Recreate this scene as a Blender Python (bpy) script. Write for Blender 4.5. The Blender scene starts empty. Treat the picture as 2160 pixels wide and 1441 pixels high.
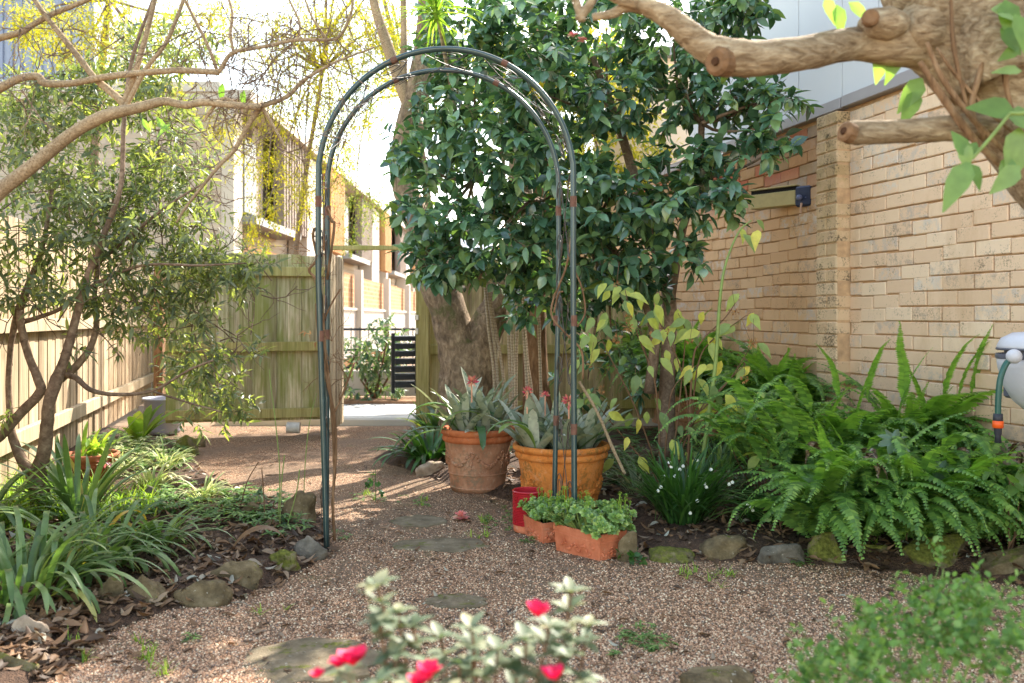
import bpy, math, random
import numpy as np
from mathutils import Vector, Matrix, noise as mnoise
R = math.radians
rng = np.random.default_rng(7)
random.seed(7)
C = bpy.context.scene.collection
scene = bpy.context.scene

# ------------------------------------------------------------------ camera, sky, sun, exposure
F, HZ, H = 1860.0, 670.0, 1.06          # focal length in photo pixels, horizon row, eye height
cam_d = bpy.data.cameras.new('camera'); cam = bpy.data.objects.new('camera', cam_d); C.objects.link(cam)
cam.location = (0, 0, H); cam.rotation_euler = (R(90), 0, 0)
cam_d.sensor_width = 36; cam_d.lens = 31; cam_d.shift_y = -50.5/2160
cam_d.clip_start = 0.05; cam_d.clip_end = 500
cam_d.dof.use_dof = True; cam_d.dof.focus_distance = 4.5; cam_d.dof.aperture_fstop = 3.3
scene.camera = cam
SUN_EL, SUN_AZ = 42.0, 30.0             # azimuth measured clockwise from +Y (towards +X)
w = bpy.data.worlds.new('World'); scene.world = w; w.use_nodes = True
nt = w.node_tree; nt.nodes.clear()
sky = nt.nodes.new('ShaderNodeTexSky'); sky.sky_type = 'NISHITA'; sky.sun_disc = False
sky.sun_elevation = R(SUN_EL); sky.sun_rotation = R(SUN_AZ)
sky.air_density = 1.0; sky.dust_density = 0.7; sky.ozone_density = 1.0
bg = nt.nodes.new('ShaderNodeBackground'); bg.inputs[1].default_value = 0.15
wo = nt.nodes.new('ShaderNodeOutputWorld')
tint = nt.nodes.new('ShaderNodeMixRGB'); tint.blend_type = 'MULTIPLY'; tint.inputs[0].default_value = 1.0; tint.inputs[2].default_value = (1.2, 1.0, .78, 1)
nt.links.new(sky.outputs[0], tint.inputs[1]); nt.links.new(tint.outputs[0], bg.inputs[0]); nt.links.new(bg.outputs[0], wo.inputs[0])
sl = bpy.data.lights.new('sun', 'SUN'); sl.energy = 2.7; sl.angle = R(0.55); sl.color = (1, .93, .82)
so = bpy.data.objects.new('sun', sl); C.objects.link(so)
sd = Vector((math.sin(R(SUN_AZ))*math.cos(R(SUN_EL)), math.cos(R(SUN_AZ))*math.cos(R(SUN_EL)), math.sin(R(SUN_EL))))
so.rotation_euler = sd.to_track_quat('Z', 'Y').to_euler(); so.location = (10, 12, 12)
scene.view_settings.view_transform = 'Standard'; scene.view_settings.look = 'None'
scene.view_settings.exposure = 2.55; scene.view_settings.gamma = 1.0
scene.render.engine = 'CYCLES'
cy = scene.cycles
cy.use_denoising = True; cy.max_bounces = 7; cy.diffuse_bounces = 4; cy.glossy_bounces = 2
cy.transmission_bounces = 3; cy.transparent_max_bounces = 4; cy.sample_clamp_indirect = 6.0
cy.caustics_reflective = False; cy.caustics_refractive = False

# ------------------------------------------------------------------ helpers
def P(px, py, Y): return np.array(((px-1080)/F*Y, Y, H-(py-HZ)/F*Y))
def G(px, py, z=0.0): return P(px, py, (H-z)*F/(py-HZ))
def U(a, b, n=None): return rng.uniform(a, b, n)
def unit(v):
    v = np.asarray(v, float); return v/np.maximum(np.linalg.norm(v, axis=-1, keepdims=True), 1e-9)

class MB:
    """collects geometry (numpy) and links it as one mesh object"""
    def __init__(s): s.v = []; s.f = []; s.n = 0
    def add(s, V, Fs):
        V = np.asarray(V, float).reshape(-1, 3)
        for f in (Fs if isinstance(Fs, list) else [Fs]):
            f = np.asarray(f, np.int64)
            if f.size: s.f.append(f+s.n)
        s.v.append(V); s.n += len(V)
    def box(s, c, size, rz=0.0, ux=None, bev=0.0, tilt=None):
        sx, sy, sz = [a/2 for a in size]; b = min(bev, sx*.9, sy*.9, sz*.9)
        if b > 0:
            V = []; 
            for X in (-1, 1):
                for Y in (-1, 1):
                    for Z in (-1, 1):
                        V += [(X*sx, Y*(sy-b), Z*(sz-b)), (X*(sx-b), Y*sy, Z*(sz-b)), (X*(sx-b), Y*(sy-b), Z*sz)]
            V = np.array(V)
            def i(X, Y, Z, k): return ((X*2+Y)*2+Z)*3+k
            q = []; t = []
            for a in (0, 1):
                o = [(0, 0), (1, 0), (1, 1), (0, 1)]
                fx = [i(a, y, z, 0) for y, z in o]; fy = [i(x, a, z, 1) for x, z in o]; fz = [i(x, y, a, 2) for x, y in o]
                q += [fx if a else fx[::-1], fy[::-1] if a else fy, fz if a else fz[::-1]]
            for a in (0, 1):
                for b2 in (0, 1):
                    e = [i(a, b2, 0, 0), i(a, b2, 0, 1), i(a, b2, 1, 1), i(a, b2, 1, 0)]; q.append(e if a == b2 else e[::-1])
                    e = [i(a, 0, b2, 0), i(a, 1, b2, 0), i(a, 1, b2, 2), i(a, 0, b2, 2)]; q.append(e if a == b2 else e[::-1])
                    e = [i(0, a, b2, 1), i(0, a, b2, 2), i(1, a, b2, 2), i(1, a, b2, 1)]; q.append(e if a == b2 else e[::-1])
                    for c2 in (0, 1):
                        e = [i(a, b2, c2, 0), i(a, b2, c2, 1), i(a, b2, c2, 2)]; t.append(e if (a+b2+c2) % 2 == 1 else e[::-1])
            fs = [np.array(q), np.array(t)]
        else:
            V = np.array([(X*sx, Y*sy, Z*sz) for X in (-1, 1) for Y in (-1, 1) for Z in (-1, 1)])
            fs = np.array([(0, 1, 3, 2), (4, 6, 7, 5), (0, 4, 5, 1), (2, 3, 7, 6), (0, 2, 6, 4), (1, 5, 7, 3)])
        if ux is not None: rz = math.atan2(ux[1], ux[0])
        cc, ss = math.cos(rz), math.sin(rz)
        if tilt:
            ct, st = math.cos(tilt), math.sin(tilt)   # tilt about local y (ends up / down)
            V = np.stack([V[:, 0]*ct-V[:, 2]*st, V[:, 1], V[:, 0]*st+V[:, 2]*ct], 1)
        V = np.stack([V[:, 0]*cc-V[:, 1]*ss, V[:, 0]*ss+V[:, 1]*cc, V[:, 2]], 1)+np.array(c)
        s.add(V, fs)
    def tube(s, pts, rad, k=8, res=None, cap=True, jit=0.0):
        pts = np.asarray(pts, float); rad = np.full(len(pts), rad) if np.isscalar(rad) else np.asarray(rad, float)
        if res and len(pts) > 2: pts, rad = spline(pts, rad, res)
        n = len(pts); t = np.gradient(pts, axis=0); t = unit(t)
        a = np.array((0, 0, 1.)) if abs(t[0][2]) < .9 else np.array((1., 0, 0))
        u = unit(np.cross(t[0], a)); V = []
        ang = np.arange(k)*2*math.pi/k
        for i in range(n):
            u = unit(u-np.dot(u, t[i])*t[i]); v = np.cross(t[i], u)
            rr = rad[i]*(1+(rng.uniform(-jit, jit, k) if jit else 0))
            V.append(pts[i]+(np.cos(ang)*rr)[:, None]*u+(np.sin(ang)*rr)[:, None]*v)
        V = np.concatenate(V); j = np.arange(k); q = []
        for i in range(n-1):
            q.append(np.stack([i*k+j, i*k+(j+1) % k, (i+1)*k+(j+1) % k, (i+1)*k+j], 1))
        fs = [np.concatenate(q)]
        if cap: fs += [np.arange(k)[::-1][None], ((n-1)*k+np.arange(k))[None]]
        s.add(V, fs)
    def lathe(s, prof, c=(0, 0, 0), k=40, close=False):
        prof = np.asarray(prof, float); n = len(prof); a = np.arange(k)*2*math.pi/k
        V = np.stack([prof[:, 0][:, None]*np.cos(a), prof[:, 0][:, None]*np.sin(a), np.repeat(prof[:, 1][:, None], k, 1)], 2).reshape(-1, 3)+np.array(c)
        j = np.arange(k)
        q = np.concatenate([np.stack([i*k+j, i*k+(j+1) % k, (i+1)*k+(j+1) % k, (i+1)*k+j], 1) for i in range(n-1)])
        s.add(V, q)
    def inst(s, tpl, pos, dx, up, sc, scy=None):
        V, fs = tpl; pos = np.asarray(pos, float); N = len(pos)
        if N == 0: return
        dx = unit(dx); up = np.asarray(up, float); dy = unit(np.cross(up, dx)); dz = np.cross(dx, dy)
        sc = np.broadcast_to(sc, N); scy = sc if scy is None else np.broadcast_to(scy, N)
        W = (V[None, :, 0, None]*dx[:, None]*sc[:, None, None]+V[None, :, 1, None]*dy[:, None]*scy[:, None, None]
             + V[None, :, 2, None]*dz[:, None]*sc[:, None, None])+pos[:, None]
        nv = len(V); off = (np.arange(N)*nv)
        s.add(W.reshape(-1, 3), [(f[None]+off[:, None, None]).reshape(-1, f.shape[1]) for f in fs])
    def ball(s, c, r, sub=1, sq=(1, 1, 1)):
        V, f = ICO[sub]; s.add(V*np.array(sq)*r+np.array(c), f)
    def build(s, name, mat, parent=None, loc=(0, 0, 0), smooth=False, attr=None):
        me = bpy.data.meshes.new(name); V = np.concatenate(s.v)-np.array(loc)
        if parent is not None: V = V-np.array(parent['_o'])+np.array(loc)
        me.vertices.add(len(V)); me.vertices.foreach_set('co', V.astype(np.float32).ravel())
        tot = np.concatenate([np.full(len(f), f.shape[1]) for f in s.f]); li = np.concatenate([f.ravel() for f in s.f])
        me.loops.add(len(li)); me.loops.foreach_set('vertex_index', li.astype(np.int32))
        me.polygons.add(len(tot)); me.polygons.foreach_set('loop_start', np.concatenate([[0], np.cumsum(tot)[:-1]]).astype(np.int32))
        try: me.polygons.foreach_set('loop_total', tot.astype(np.int32))
        except Exception: pass
        me.polygons.foreach_set('use_smooth', np.full(len(tot), smooth))
        if attr is not None:
            a = me.attributes.new(attr[0], 'FLOAT', 'POINT'); a.data.foreach_set('value', attr[1].astype(np.float32))
        me.update(calc_edges=True); me.validate(); me.materials.append(mat)
        o = bpy.data.objects.new(name, me); C.objects.link(o)
        if parent is not None: o.parent = parent
        else: o.location = loc
        return o

def spline(pts, rad, res):
    n = len(pts); tt = np.linspace(0, n-1, (n-1)*res+1); i = np.minimum(tt.astype(int), n-2); f = (tt-i)[:, None]
    p = np.concatenate([[2*pts[0]-pts[1]], pts, [2*pts[-1]-pts[-2]]])
    p0, p1, p2, p3 = p[i], p[i+1], p[i+2], p[i+3]
    o = .5*((2*p1)+(-p0+p2)*f+(2*p0-5*p1+4*p2-p3)*f**2+(-p0+3*p1-3*p2+p3)*f**3)
    return o, np.interp(tt, np.arange(n), rad)

def ico(sub):
    import bmesh
    b = bmesh.new(); bmesh.ops.create_icosphere(b, subdivisions=sub, radius=1); b.verts.ensure_lookup_table()
    r = (np.array([v.co[:] for v in b.verts]), np.array([[v.index for v in f.verts] for f in b.faces])); b.free(); return r
ICO = {1: ico(1), 2: ico(2), 3: ico(3), 4: ico(4)}

def leaf_tpl(wid=.35, seg=4, fold=.12, droop=.15, peak=.4, tip=1.0, wave=0.0):
    """leaf along +x, unit length; wid = full width/length"""
    ts = np.linspace(0, 1, seg+1); V = []; q = []
    for i, t in enumerate(ts):
        a = t/peak*math.pi/2 if t < peak else math.pi/2+(t-peak)/(1-peak)*math.pi/2
        hw = wid/2*max(math.sin(a), .0)**(.8 if t < peak else tip)
        if i in (0, seg): hw = wid*.03
        z = -droop*t*t; wv = wave*math.sin(t*14)
        V += [(t, -hw, z+fold*hw*2+wv), (t, 0, z), (t, hw, z+fold*hw*2-wv)]
    for i in range(seg):
        a = i*3; q += [(a, a+3, a+4, a+1), (a+1, a+4, a+5, a+2)]
    return np.array(V), [np.array(q)]

def ribbon(mb, base, az, el0, bend, L, W, n=8, fold=.25, prof='strap', twist=0.0):
    """strap leaf: starts at elevation el0, bends down by `bend` radians over its length"""
    t = np.linspace(0, 1, n+1); el = el0-bend*t**1.3; ds = L/n
    hx = np.cos(el)*ds; hz = np.sin(el)*ds
    r = np.concatenate([[0], np.cumsum(hx[:-1])]); z = np.concatenate([[0], np.cumsum(hz[:-1])])
    azz = az+twist*t; c = np.stack([r*np.cos(azz), r*np.sin(azz), z], 1)+np.array(base)
    side = np.stack([-np.sin(azz), np.cos(azz), np.zeros(n+1)], 1)
    nrm = np.stack([-np.sin(el)*np.cos(azz), -np.sin(el)*np.sin(azz), np.cos(el)], 1)
    if prof == 'strap': wv = W/2*np.clip(np.minimum(1, .65+t*1.2), 0, 1)*np.sqrt(np.clip(1-t**5, 0, 1))
    elif prof == 'grass': wv = W/2*(1-t)**.6
    else: wv = W/2*np.sin(np.pi*np.clip(t*.92+.06, 0, 1))**.7
    wv = np.maximum(wv, W*.03)[:, None]
    V = np.stack([c-side*wv+nrm*wv*fold, c, c+side*wv+nrm*wv*fold], 1).reshape(-1, 3); q = []
    for i in range(n):
        a = i*3; q += [(a, a+3, a+4, a+1), (a+1, a+4, a+5, a+2)]
    mb.add(V, np.array(q)); return c

# ---- things and parts
def thing(name, label, cat, loc, group=None):
    o = bpy.data.objects.new(name, None); C.objects.link(o); o.empty_display_size = .1
    o.location = loc; o['label'] = label; o['category'] = cat
    if group: o['group'] = group
    o['_o'] = [float(a) for a in loc]; return o
def tag(o, label, cat, group=None, kind=None):
    o['label'] = label; o['category'] = cat
    if group: o['group'] = group
    if kind: o['kind'] = kind
    return o
def struct(o): o['kind'] = 'structure'; return o

# ------------------------------------------------------------------ materials
def srgb(r, g, b):
    f = lambda c: c/12.92 if c <= .04045 else ((c+.055)/1.055)**2.4
    return (f(r/255), f(g/255), f(b/255), 1)
class N:
    def __init__(s, name):
        s.m = bpy.data.materials.new(name); s.m.use_nodes = True; s.t = s.m.node_tree; s.t.nodes.clear()
        s.out = s.t.nodes.new('ShaderNodeOutputMaterial')
    def n(s, ty, ins=None, **kw):
        d = s.t.nodes.new('ShaderNode'+ty)
        for k, v in kw.items(): setattr(d, k, v)
        for k, v in (ins or {}).items():
            if isinstance(v, bpy.types.NodeSocket): s.t.links.new(v, d.inputs[k])
            else: d.inputs[k].default_value = v
        return d
    def ramp(s, fac, stops, interp='LINEAR'):
        d = s.n('ValToRGB', {0: fac}); e = d.color_ramp.elements; d.color_ramp.interpolation = interp
        while len(e) > 1: e.remove(e[0])
        for i, (p, c) in enumerate(stops):
            x = e[0] if i == 0 else e.new(p)
            x.position = p; x.color = c if len(c) == 4 else (*c, 1)
        return d.outputs[0]
    def mix(s, fac, a, b, mode='MIX'):
        d = s.n('MixRGB', {0: fac, 1: a, 2: b}, blend_type=mode); return d.outputs[0]
    def noise(s, vec, scale, det=3, rough=.55, dist=0):
        return s.n('TexNoise', {'Vector': vec, 'Scale': scale, 'Detail': det, 'Roughness': rough, 'Distortion': dist}).outputs[0]
    def math(s, op, a, b=0.0, clamp=False):
        return s.n('Math', {0: a, 1: b}, operation=op, use_clamp=clamp).outputs[0]
    def obj(s): return s.n('TexCoord').outputs['Object']
    def pos(s): return s.n('NewGeometry').outputs['Position']
    def isl(s): return s.n('NewGeometry').outputs['Random Per Island']
    def mapv(s, vec, sc=(1, 1, 1), rot=(0, 0, 0)): return s.n('Mapping', {0: vec, 'Scale': sc, 'Rotation': rot}).outputs[0]
    def bump(s, h, st=.5, d=.01): return s.n('Bump', {'Strength': st, 'Distance': d, 'Height': h}).outputs[0]
    def pbr(s, col, rough=.8, spec=.3, nrm=None, metal=0.0):
        ins = {'Base Color': col, 'Roughness': rough, 'Specular IOR Level': spec, 'Metallic': metal}
        if nrm is not None: ins['Normal'] = nrm
        return s.n('BsdfPrincipled', ins).outputs[0]
    def done(s, sh): s.t.links.new(sh, s.out.inputs[0]); return s.m

def leafmat(name, stops, trans=.35, tcol=None, rough=.4, spec=.4, patch=None, pscale=40):
    n = N(name); isl = n.isl(); col = n.ramp(isl, stops)
    if patch: 
        m = n.math('GREATER_THAN', n.noise(n.pos(), pscale, 3), .6); col = n.mix(m, col, patch)
    v = n.noise(n.pos(), 30, 2); col = n.mix(.35, col, n.ramp(v, [(.3, (.55, .55, .5, 1)), (.7, (1.3, 1.3, 1.2, 1))]), 'MULTIPLY')
    p = n.pbr(col, rough, spec)
    tc = n.mix(1.0, col, tcol or (1.9, 1.9, .9, 1), 'MULTIPLY')
    t = n.n('BsdfTranslucent', {0: tc}).outputs[0]
    return n.done(n.n('MixShader', {0: trans, 1: p, 2: t}).outputs[0])

def flat(name, col, rough=.6, spec=.3, var=.15, scale=8, metal=0.0, bump=0.0, bs=60):
    n = N(name); v = n.noise(n.pos(), scale, 5)
    c = n.mix(1.0, col, n.ramp(v, [(.25, (1-var,)*3), (.75, (1+var,)*3)]), 'MULTIPLY')
    nr = n.bump(n.noise(n.pos(), bs, 4), bump, .01) if bump else None
    return n.done(n.pbr(c, rough, spec, nr, metal))

def barkmat(name, c1, c2, c3, sc=(14, 14, 4), bump=.6, moss=None, mthr=.56, dist=.015):
    n = N(name); p = n.pos(); mv = n.mapv(p, sc)
    a = n.noise(mv, 3.0, 6, .65, .6); b = n.noise(p, 3.5, 4)
    col = n.ramp(a, [(.3, c1), (.52, c2), (.72, c3)])
    col = n.mix(1.0, col, n.ramp(b, [(.3, (.7, .7, .7)), (.7, (1.2, 1.2, 1.2))]), 'MULTIPLY')
    if moss: col = n.mix(n.ramp(n.noise(p, 6, 5, .7), [(mthr, (0, 0, 0)), (mthr+.1, (.85, .85, .85))]), col, moss)
    return n.done(n.pbr(col, .9, .2, n.bump(a, bump, dist)))

def woodmat(name, c1, c2, c3, algae=None, athr=.5):
    n = N(name); p = n.pos(); isl = n.isl()
    off = n.n('CombineXYZ', {0: isl, 1: isl, 2: n.math('MULTIPLY', isl, 7)}).outputs[0]
    v = n.n('VectorMath', {0: p, 1: off}, operation='ADD').outputs[0]
    g = n.noise(n.mapv(v, (45, 45, 1.6)), 1.5, 6, .6, .3)
    col = n.ramp(g, [(.28, c1), (.5, c2), (.72, c3)])
    col = n.mix(1.0, col, n.ramp(isl, [(0, (.68, .66, .62)), (.5, (1, 1, .98)), (1, (1.25, 1.22, 1.18))]), 'MULTIPLY')
    st = n.noise(n.mapv(p, (5, 5, 1.2)), 1.5, 4)
    col = n.mix(n.ramp(st, [(.55, (0, 0, 0)), (.75, (.6, .6, .6))]), col, srgb(88, 78, 62))
    if algae: col = n.mix(n.ramp(n.noise(n.mapv(v, (7, 7, 1.6)), 1.0, 5, .6), [(athr, (0, 0, 0)), (athr+.22, (.8, .8, .8))]), col, algae)
    return n.done(n.pbr(col, .85, .2, n.bump(g, .35, .004)))

M = {}
M['camellia'] = leafmat('camellia leaf', [(0, (.026, .062, .038, 1)), (.25, (.055, .122, .07, 1)), (.6, (.10, .2, .112, 1)), (.88, (.19, .30, .13, 1)), (.97, (.16, .24, .06, 1)), (1, (.2, .26, .06, 1))], .16, (2.4, 2.6, .9, 1), .27, .9)
M['shrub'] = leafmat('narrow grey green leaf', [(0, (.075, .10, .065, 1)), (.45, (.14, .17, .11, 1)), (.8, (.21, .24, .14, 1)), (1, (.32, .35, .14, 1))], .42, (2.3, 2.4, .7, 1), .42, .4)
M['yellow'] = leafmat('yellow green leaflet', [(0, (.16, .17, .02, 1)), (.4, (.3, .29, .03, 1)), (.8, (.5, .42, .03, 1)), (1, (.14, .2, .04, 1))], .55, (1.7, 1.7, .8, 1), .5, .3)
M['yellowdark'] = leafmat('olive leaflet', [(0, (.06, .09, .03, 1)), (.6, (.12, .16, .04, 1)), (1, (.25, .26, .05, 1))], .5, (1.8, 1.8, .8, 1), .5, .3)
M['fern'] = leafmat('fern frond green', [(0, (.075, .16, .045, 1)), (.5, (.14, .265, .065, 1)), (.85, (.21, .36, .085, 1)), (1, (.32, .46, .11, 1))], .38, (1.9, 2.1, .7, 1), .42, .4)
M['fernlight'] = leafmat('young fern frond green', [(0, (.14, .28, .05, 1)), (1, (.24, .42, .07, 1))], .42, (1.6, 1.7, .7, 1), .42, .4)
M['strap'] = leafmat('strap leaf green', [(0, (.07, .13, .04, 1)), (.5, (.13, .215, .075, 1)), (.9, (.24, .33, .13, 1)), (.97, (.3, .33, .1, 1)), (1, (.6, .38, .06, 1))], .3, (1.8, 2.0, .7, 1), .35, .45)
M['strapdark'] = leafmat('dark strap leaf', [(0, (.025, .07, .02, 1)), (1, (.07, .17, .035, 1))], .3, (1.9, 2.1, .6, 1), .35, .45)
M['grass'] = leafmat('bright grass leaf', [(0, (.14, .26, .04, 1)), (.6, (.25, .4, .06, 1)), (1, (.42, .5, .12, 1))], .45, (1.6, 1.6, .7, 1), .5, .3)
M['varieg'] = leafmat('variegated spider leaf', [(0, (.2, .3, .1, 1)), (.5, (.45, .5, .25, 1)), (1, (.65, .66, .42, 1))], .35, (1.4, 1.4, .9, 1), .45, .3)
M['herb'] = leafmat('small weed leaf', [(0, (.06, .13, .04, 1)), (.6, (.13, .24, .06, 1)), (1, (.26, .36, .12, 1))], .3, (1.7, 1.8, .7, 1), .5, .3)
M['succ'] = leafmat('fleshy jade leaf', [(0, (.13, .23, .09, 1)), (.45, (.22, .36, .11, 1)), (.85, (.36, .5, .14, 1)), (1, (.5, .56, .18, 1))], .2, (1.6, 1.7, .7, 1), .32, .5)
M['cane'] = leafmat('pale cane leaf', [(0, (.16, .24, .10, 1)), (.3, (.28, .38, .14, 1)), (.65, (.5, .54, .12, 1)), (1, (.72, .62, .13, 1))], .4, (1.5, 1.5, .7, 1), .45, .35)
M['brom'] = leafmat('silver bromeliad leaf', [(0, (.17, .2, .13, 1)), (.5, (.31, .33, .25, 1)), (1, (.52, .52, .44, 1))], .18, (1.4, 1.6, .8, 1), .45, .4, patch=(.2, .25, .18, 1), pscale=26)
M['bromgreen'] = leafmat('green bromeliad leaf', [(0, (.04, .1, .06, 1)), (.6, (.12, .22, .06, 1)), (1, (.4, .42, .1, 1))], .3, (1.6, 1.7, .7, 1), .35, .45)
M['azalea'] = leafmat('azalea leaf', [(0, (.09, .13, .07, 1)), (.5, (.16, .2, .12, 1)), (.85, (.24, .26, .16, 1)), (1, (.36, .34, .2, 1))], .3, (1.5, 1.5, .8, 1), .5, .3)
M['fine'] = leafmat('fine shrub leaf', [(0, (.07, .15, .04, 1)), (.5, (.14, .26, .06, 1)), (1, (.26, .38, .12, 1))], .35, (1.6, 1.8, .7, 1), .5, .3)
M['bigleaf'] = leafmat('large soft leaf', [(0, (.12, .22, .05, 1)), (.5, (.2, .32, .10, 1)), (1, (.3, .42, .17, 1))], .45, (1.5, 1.7, .5, 1), .45, .35)
M['aralia'] = leafmat('lane shrub leaf', [(0, (.05, .1, .05, 1)), (.5, (.12, .2, .1, 1)), (1, (.3, .38, .2, 1))], .3, (1.6, 1.7, .7, 1), .4, .5)
M['red'] = leafmat('crimson petal', [(0, (.55, .01, .06, 1)), (1, (.85, .03, .16, 1))], .35, (1.2, 1, 1, 1), .5, .3)
M['pinkred'] = leafmat('pink bract', [(0, (.6, .05, .15, 1)), (.5, (.75, .2, .18, 1)), (1, (.8, .5, .32, 1))], .3, (1.2, 1, 1, 1), .5, .3)
M['white'] = leafmat('white petal', [(0, (.75, .78, .72, 1)), (1, (.9, .9, .88, 1))], .3, (1, 1, 1, 1), .5, .3)
M['palepink'] = leafmat('fading pink petal', [(0, (.75, .2, .2, 1)), (.6, (.85, .38, .33, 1)), (1, (.85, .6, .42, 1))], .3, (1, 1, 1, 1), .5, .3)
M['dry'] = leafmat('dry brown flower', [(0, (.3, .13, .05, 1)), (1, (.55, .3, .12, 1))], .3, (1.2, 1.1, .9, 1), .6, .2)
M['litter'] = leafmat('fallen brown leaf', [(0, (.05, .032, .022, 1)), (.35, (.12, .07, .04, 1)), (.7, (.22, .12, .06, 1)), (.92, (.3, .22, .15, 1)), (1, (.35, .36, .3, 1))], .12, (1.3, 1.1, .9, 1), .6, .3)
M['twig'] = barkmat('bare twig bark', srgb(80, 66, 56), srgb(120, 100, 84), srgb(150, 130, 110), (20, 20, 20), .3)
M['barkgrey'] = barkmat('pale grooved bark', srgb(112, 92, 70), srgb(158, 136, 108), srgb(186, 166, 138), (40, 40, 40), .5, dist=.006)
M['barkleft'] = barkmat('smooth brown bark', srgb(92, 74, 60), srgb(130, 108, 90), srgb(160, 140, 118), (12, 12, 12), .4, dist=.006)
M['barkbig'] = barkmat('rough mossy bark', srgb(92, 78, 64), srgb(144, 124, 102), srgb(184, 164, 136), (9, 9, 5), 1.0, srgb(96, 98, 62), .55, .03)
M['barkprun'] = barkmat('pruned tree bark', srgb(116, 92, 68), srgb(170, 146, 116), srgb(206, 186, 156), (7, 22, 22), 1.0, srgb(112, 92, 62), .58, .015)
M['barkred'] = barkmat('brown stringy bark', srgb(90, 66, 46), srgb(136, 104, 76), srgb(160, 132, 104), (18, 18, 3), .7)
M['canestem'] = None
n = N('ringed cane bark'); p = n.pos(); wv = n.n('TexWave', {'Vector': p, 'Scale': 14.0, 'Distortion': 5.5, 'Detail': 2}, bands_direction='Z').outputs[1]
M['canestem'] = n.done(n.pbr(n.ramp(wv, [(.0, srgb(140, 124, 104)), (.35, srgb(160, 145, 124)), (1, srgb(168, 154, 134))]), .8, .2, n.bump(wv, .5, .004)))
M['greenstem'] = flat('green stem', srgb(122, 140, 72), .5, .4, .3, 25)
M['brownstem'] = flat('brown stem', srgb(112, 84, 62), .8, .2, .3, 25)
M['fencewood'] = woodmat('weathered paling', srgb(138, 122, 92), srgb(176, 160, 124), srgb(204, 190, 154), srgb(126, 132, 66), .44)
M['fencemoss'] = woodmat('mossy grey paling', srgb(120, 106, 76), srgb(180, 168, 138), srgb(216, 206, 184), srgb(122, 130, 56), .40)
M['fencelit'] = woodmat('dry paling', srgb(128, 110, 88), srgb(170, 150, 124), srgb(198, 180, 152))
M['postwood'] = woodmat('green tinged post', srgb(128, 116, 72), srgb(160, 150, 98), srgb(184, 172, 120), srgb(128, 132, 60), .5)
M['railwood'] = woodmat('grey rail timber', srgb(136, 120, 98), srgb(170, 154, 128), srgb(196, 180, 154))

# ------------------------------------------------------------------ terrain
def poly_sd(X, Y, poly):
    poly = np.array(poly)[:, :2]; d = np.full(X.shape, 1e9); ins = np.zeros(X.shape, bool)
    for a, b in zip(poly, np.roll(poly, -1, 0)):
        e = b-a; wx = X-a[0]; wy = Y-a[1]; t = np.clip((wx*e[0]+wy*e[1])/(e@e), 0, 1)
        d = np.minimum(d, np.hypot(wx-t*e[0], wy-t*e[1]))
        c = (a[1] > Y) != (b[1] > Y); xi = (b[0]-a[0])*(Y-a[1])/((b[1]-a[1]) or 1e-9)+a[0]
        ins ^= c & (X < xi)
    return np.where(ins, d, -d)
LB = [(-1.35, 2.2)]+[tuple(G(*q)[:2]) for q in ((110, 1441), (240, 1330), (370, 1285), (490, 1262), (570, 1232), (640, 1200), (700, 1165), (690, 1100), (600, 1062), (520, 1040), (440, 1000), (390, 960))]+[(-3.0, 7.7), (-4.4, 9), (-4, 2)]
RB = [tuple(G(*q)[:2]) for q in ((1000, 1040), (1110, 1066), (1240, 1085), (1330, 1120), (1350, 1175), (1460, 1188), (1600, 1192), (1750, 1196), (1900, 1204), (2060, 1218), (2160, 1235))]+[(2.2, 3.2), (4, 3), (2, 8.5), (-.85, 8.3), (-1.05, 6.6), (-.75, 6.1), (-.45, 5.6)]
def bedness(X, Y):
    return np.maximum(poly_sd(X, Y, LB), poly_sd(X, Y, RB))
def und(X, Y):
    return .012*np.sin(X*2.1+.5)*np.cos(Y*1.7)+.006*np.sin(X*7.3+Y*3.1)+.004*np.sin(Y*11-X*5)
def hgt(X, Y):
    X = np.asarray(X, float); Y = np.asarray(Y, float)
    b = np.clip((bedness(X, Y)+.02)/.16, 0, 1); b = b*b*(3-2*b)
    f = np.clip((8.4-Y)/1.5, 0, 1)
    return (und(X, Y)+.055*b)*f
def gz(x, y): return float(hgt(np.array([x]), np.array([y]))[0])

n = N('gravel and garden soil'); p = n.pos()
at = n.n('Attribute', attribute_name='bed').outputs['Fac']
edge = n.math('ADD', at, n.math('MULTIPLY', n.math('SUBTRACT', n.noise(p, 9, 4), .5), .22))
m = n.ramp(edge, [(.46, (0, 0, 0)), (.56, (1, 1, 1))])
vor = n.n('TexVoronoi', {'Vector': p, 'Scale': 150.0}, feature='F1'); vd = vor.outputs['Distance']; vc = vor.outputs['Color']
sep = n.n('SeparateColor', {0: vc}).outputs[0]
stone = n.ramp(sep, [(0, srgb(102, 78, 60)), (.2, srgb(156, 120, 92)), (.45, srgb(188, 148, 116)), (.7, srgb(206, 172, 138)), (.88, srgb(226, 206, 172)), (.95, srgb(124, 112, 100))], 'CONSTANT')
stone = n.mix(1.0, stone, n.ramp(vd, [(.2, (1.1, 1.1, 1.1)), (.7, (.32, .29, .27))]), 'MULTIPLY')
dirt = n.ramp(n.noise(p, 60, 5, .7), [(.3, srgb(84, 68, 54)), (.55, srgb(128, 106, 86)), (.75, srgb(168, 144, 118))])
big = n.noise(p, 2.2, 5, .6)
stone = n.mix(n.ramp(big, [(.44, (0, 0, 0)), (.6, (.8, .8, .8))]), stone, dirt)
mossp = n.ramp(n.noise(p, 3.1, 5, .7), [(.6, (0, 0, 0)), (.72, (.55, .55, .55))])
stone = n.mix(mossp, stone, srgb(110, 108, 62))
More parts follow.
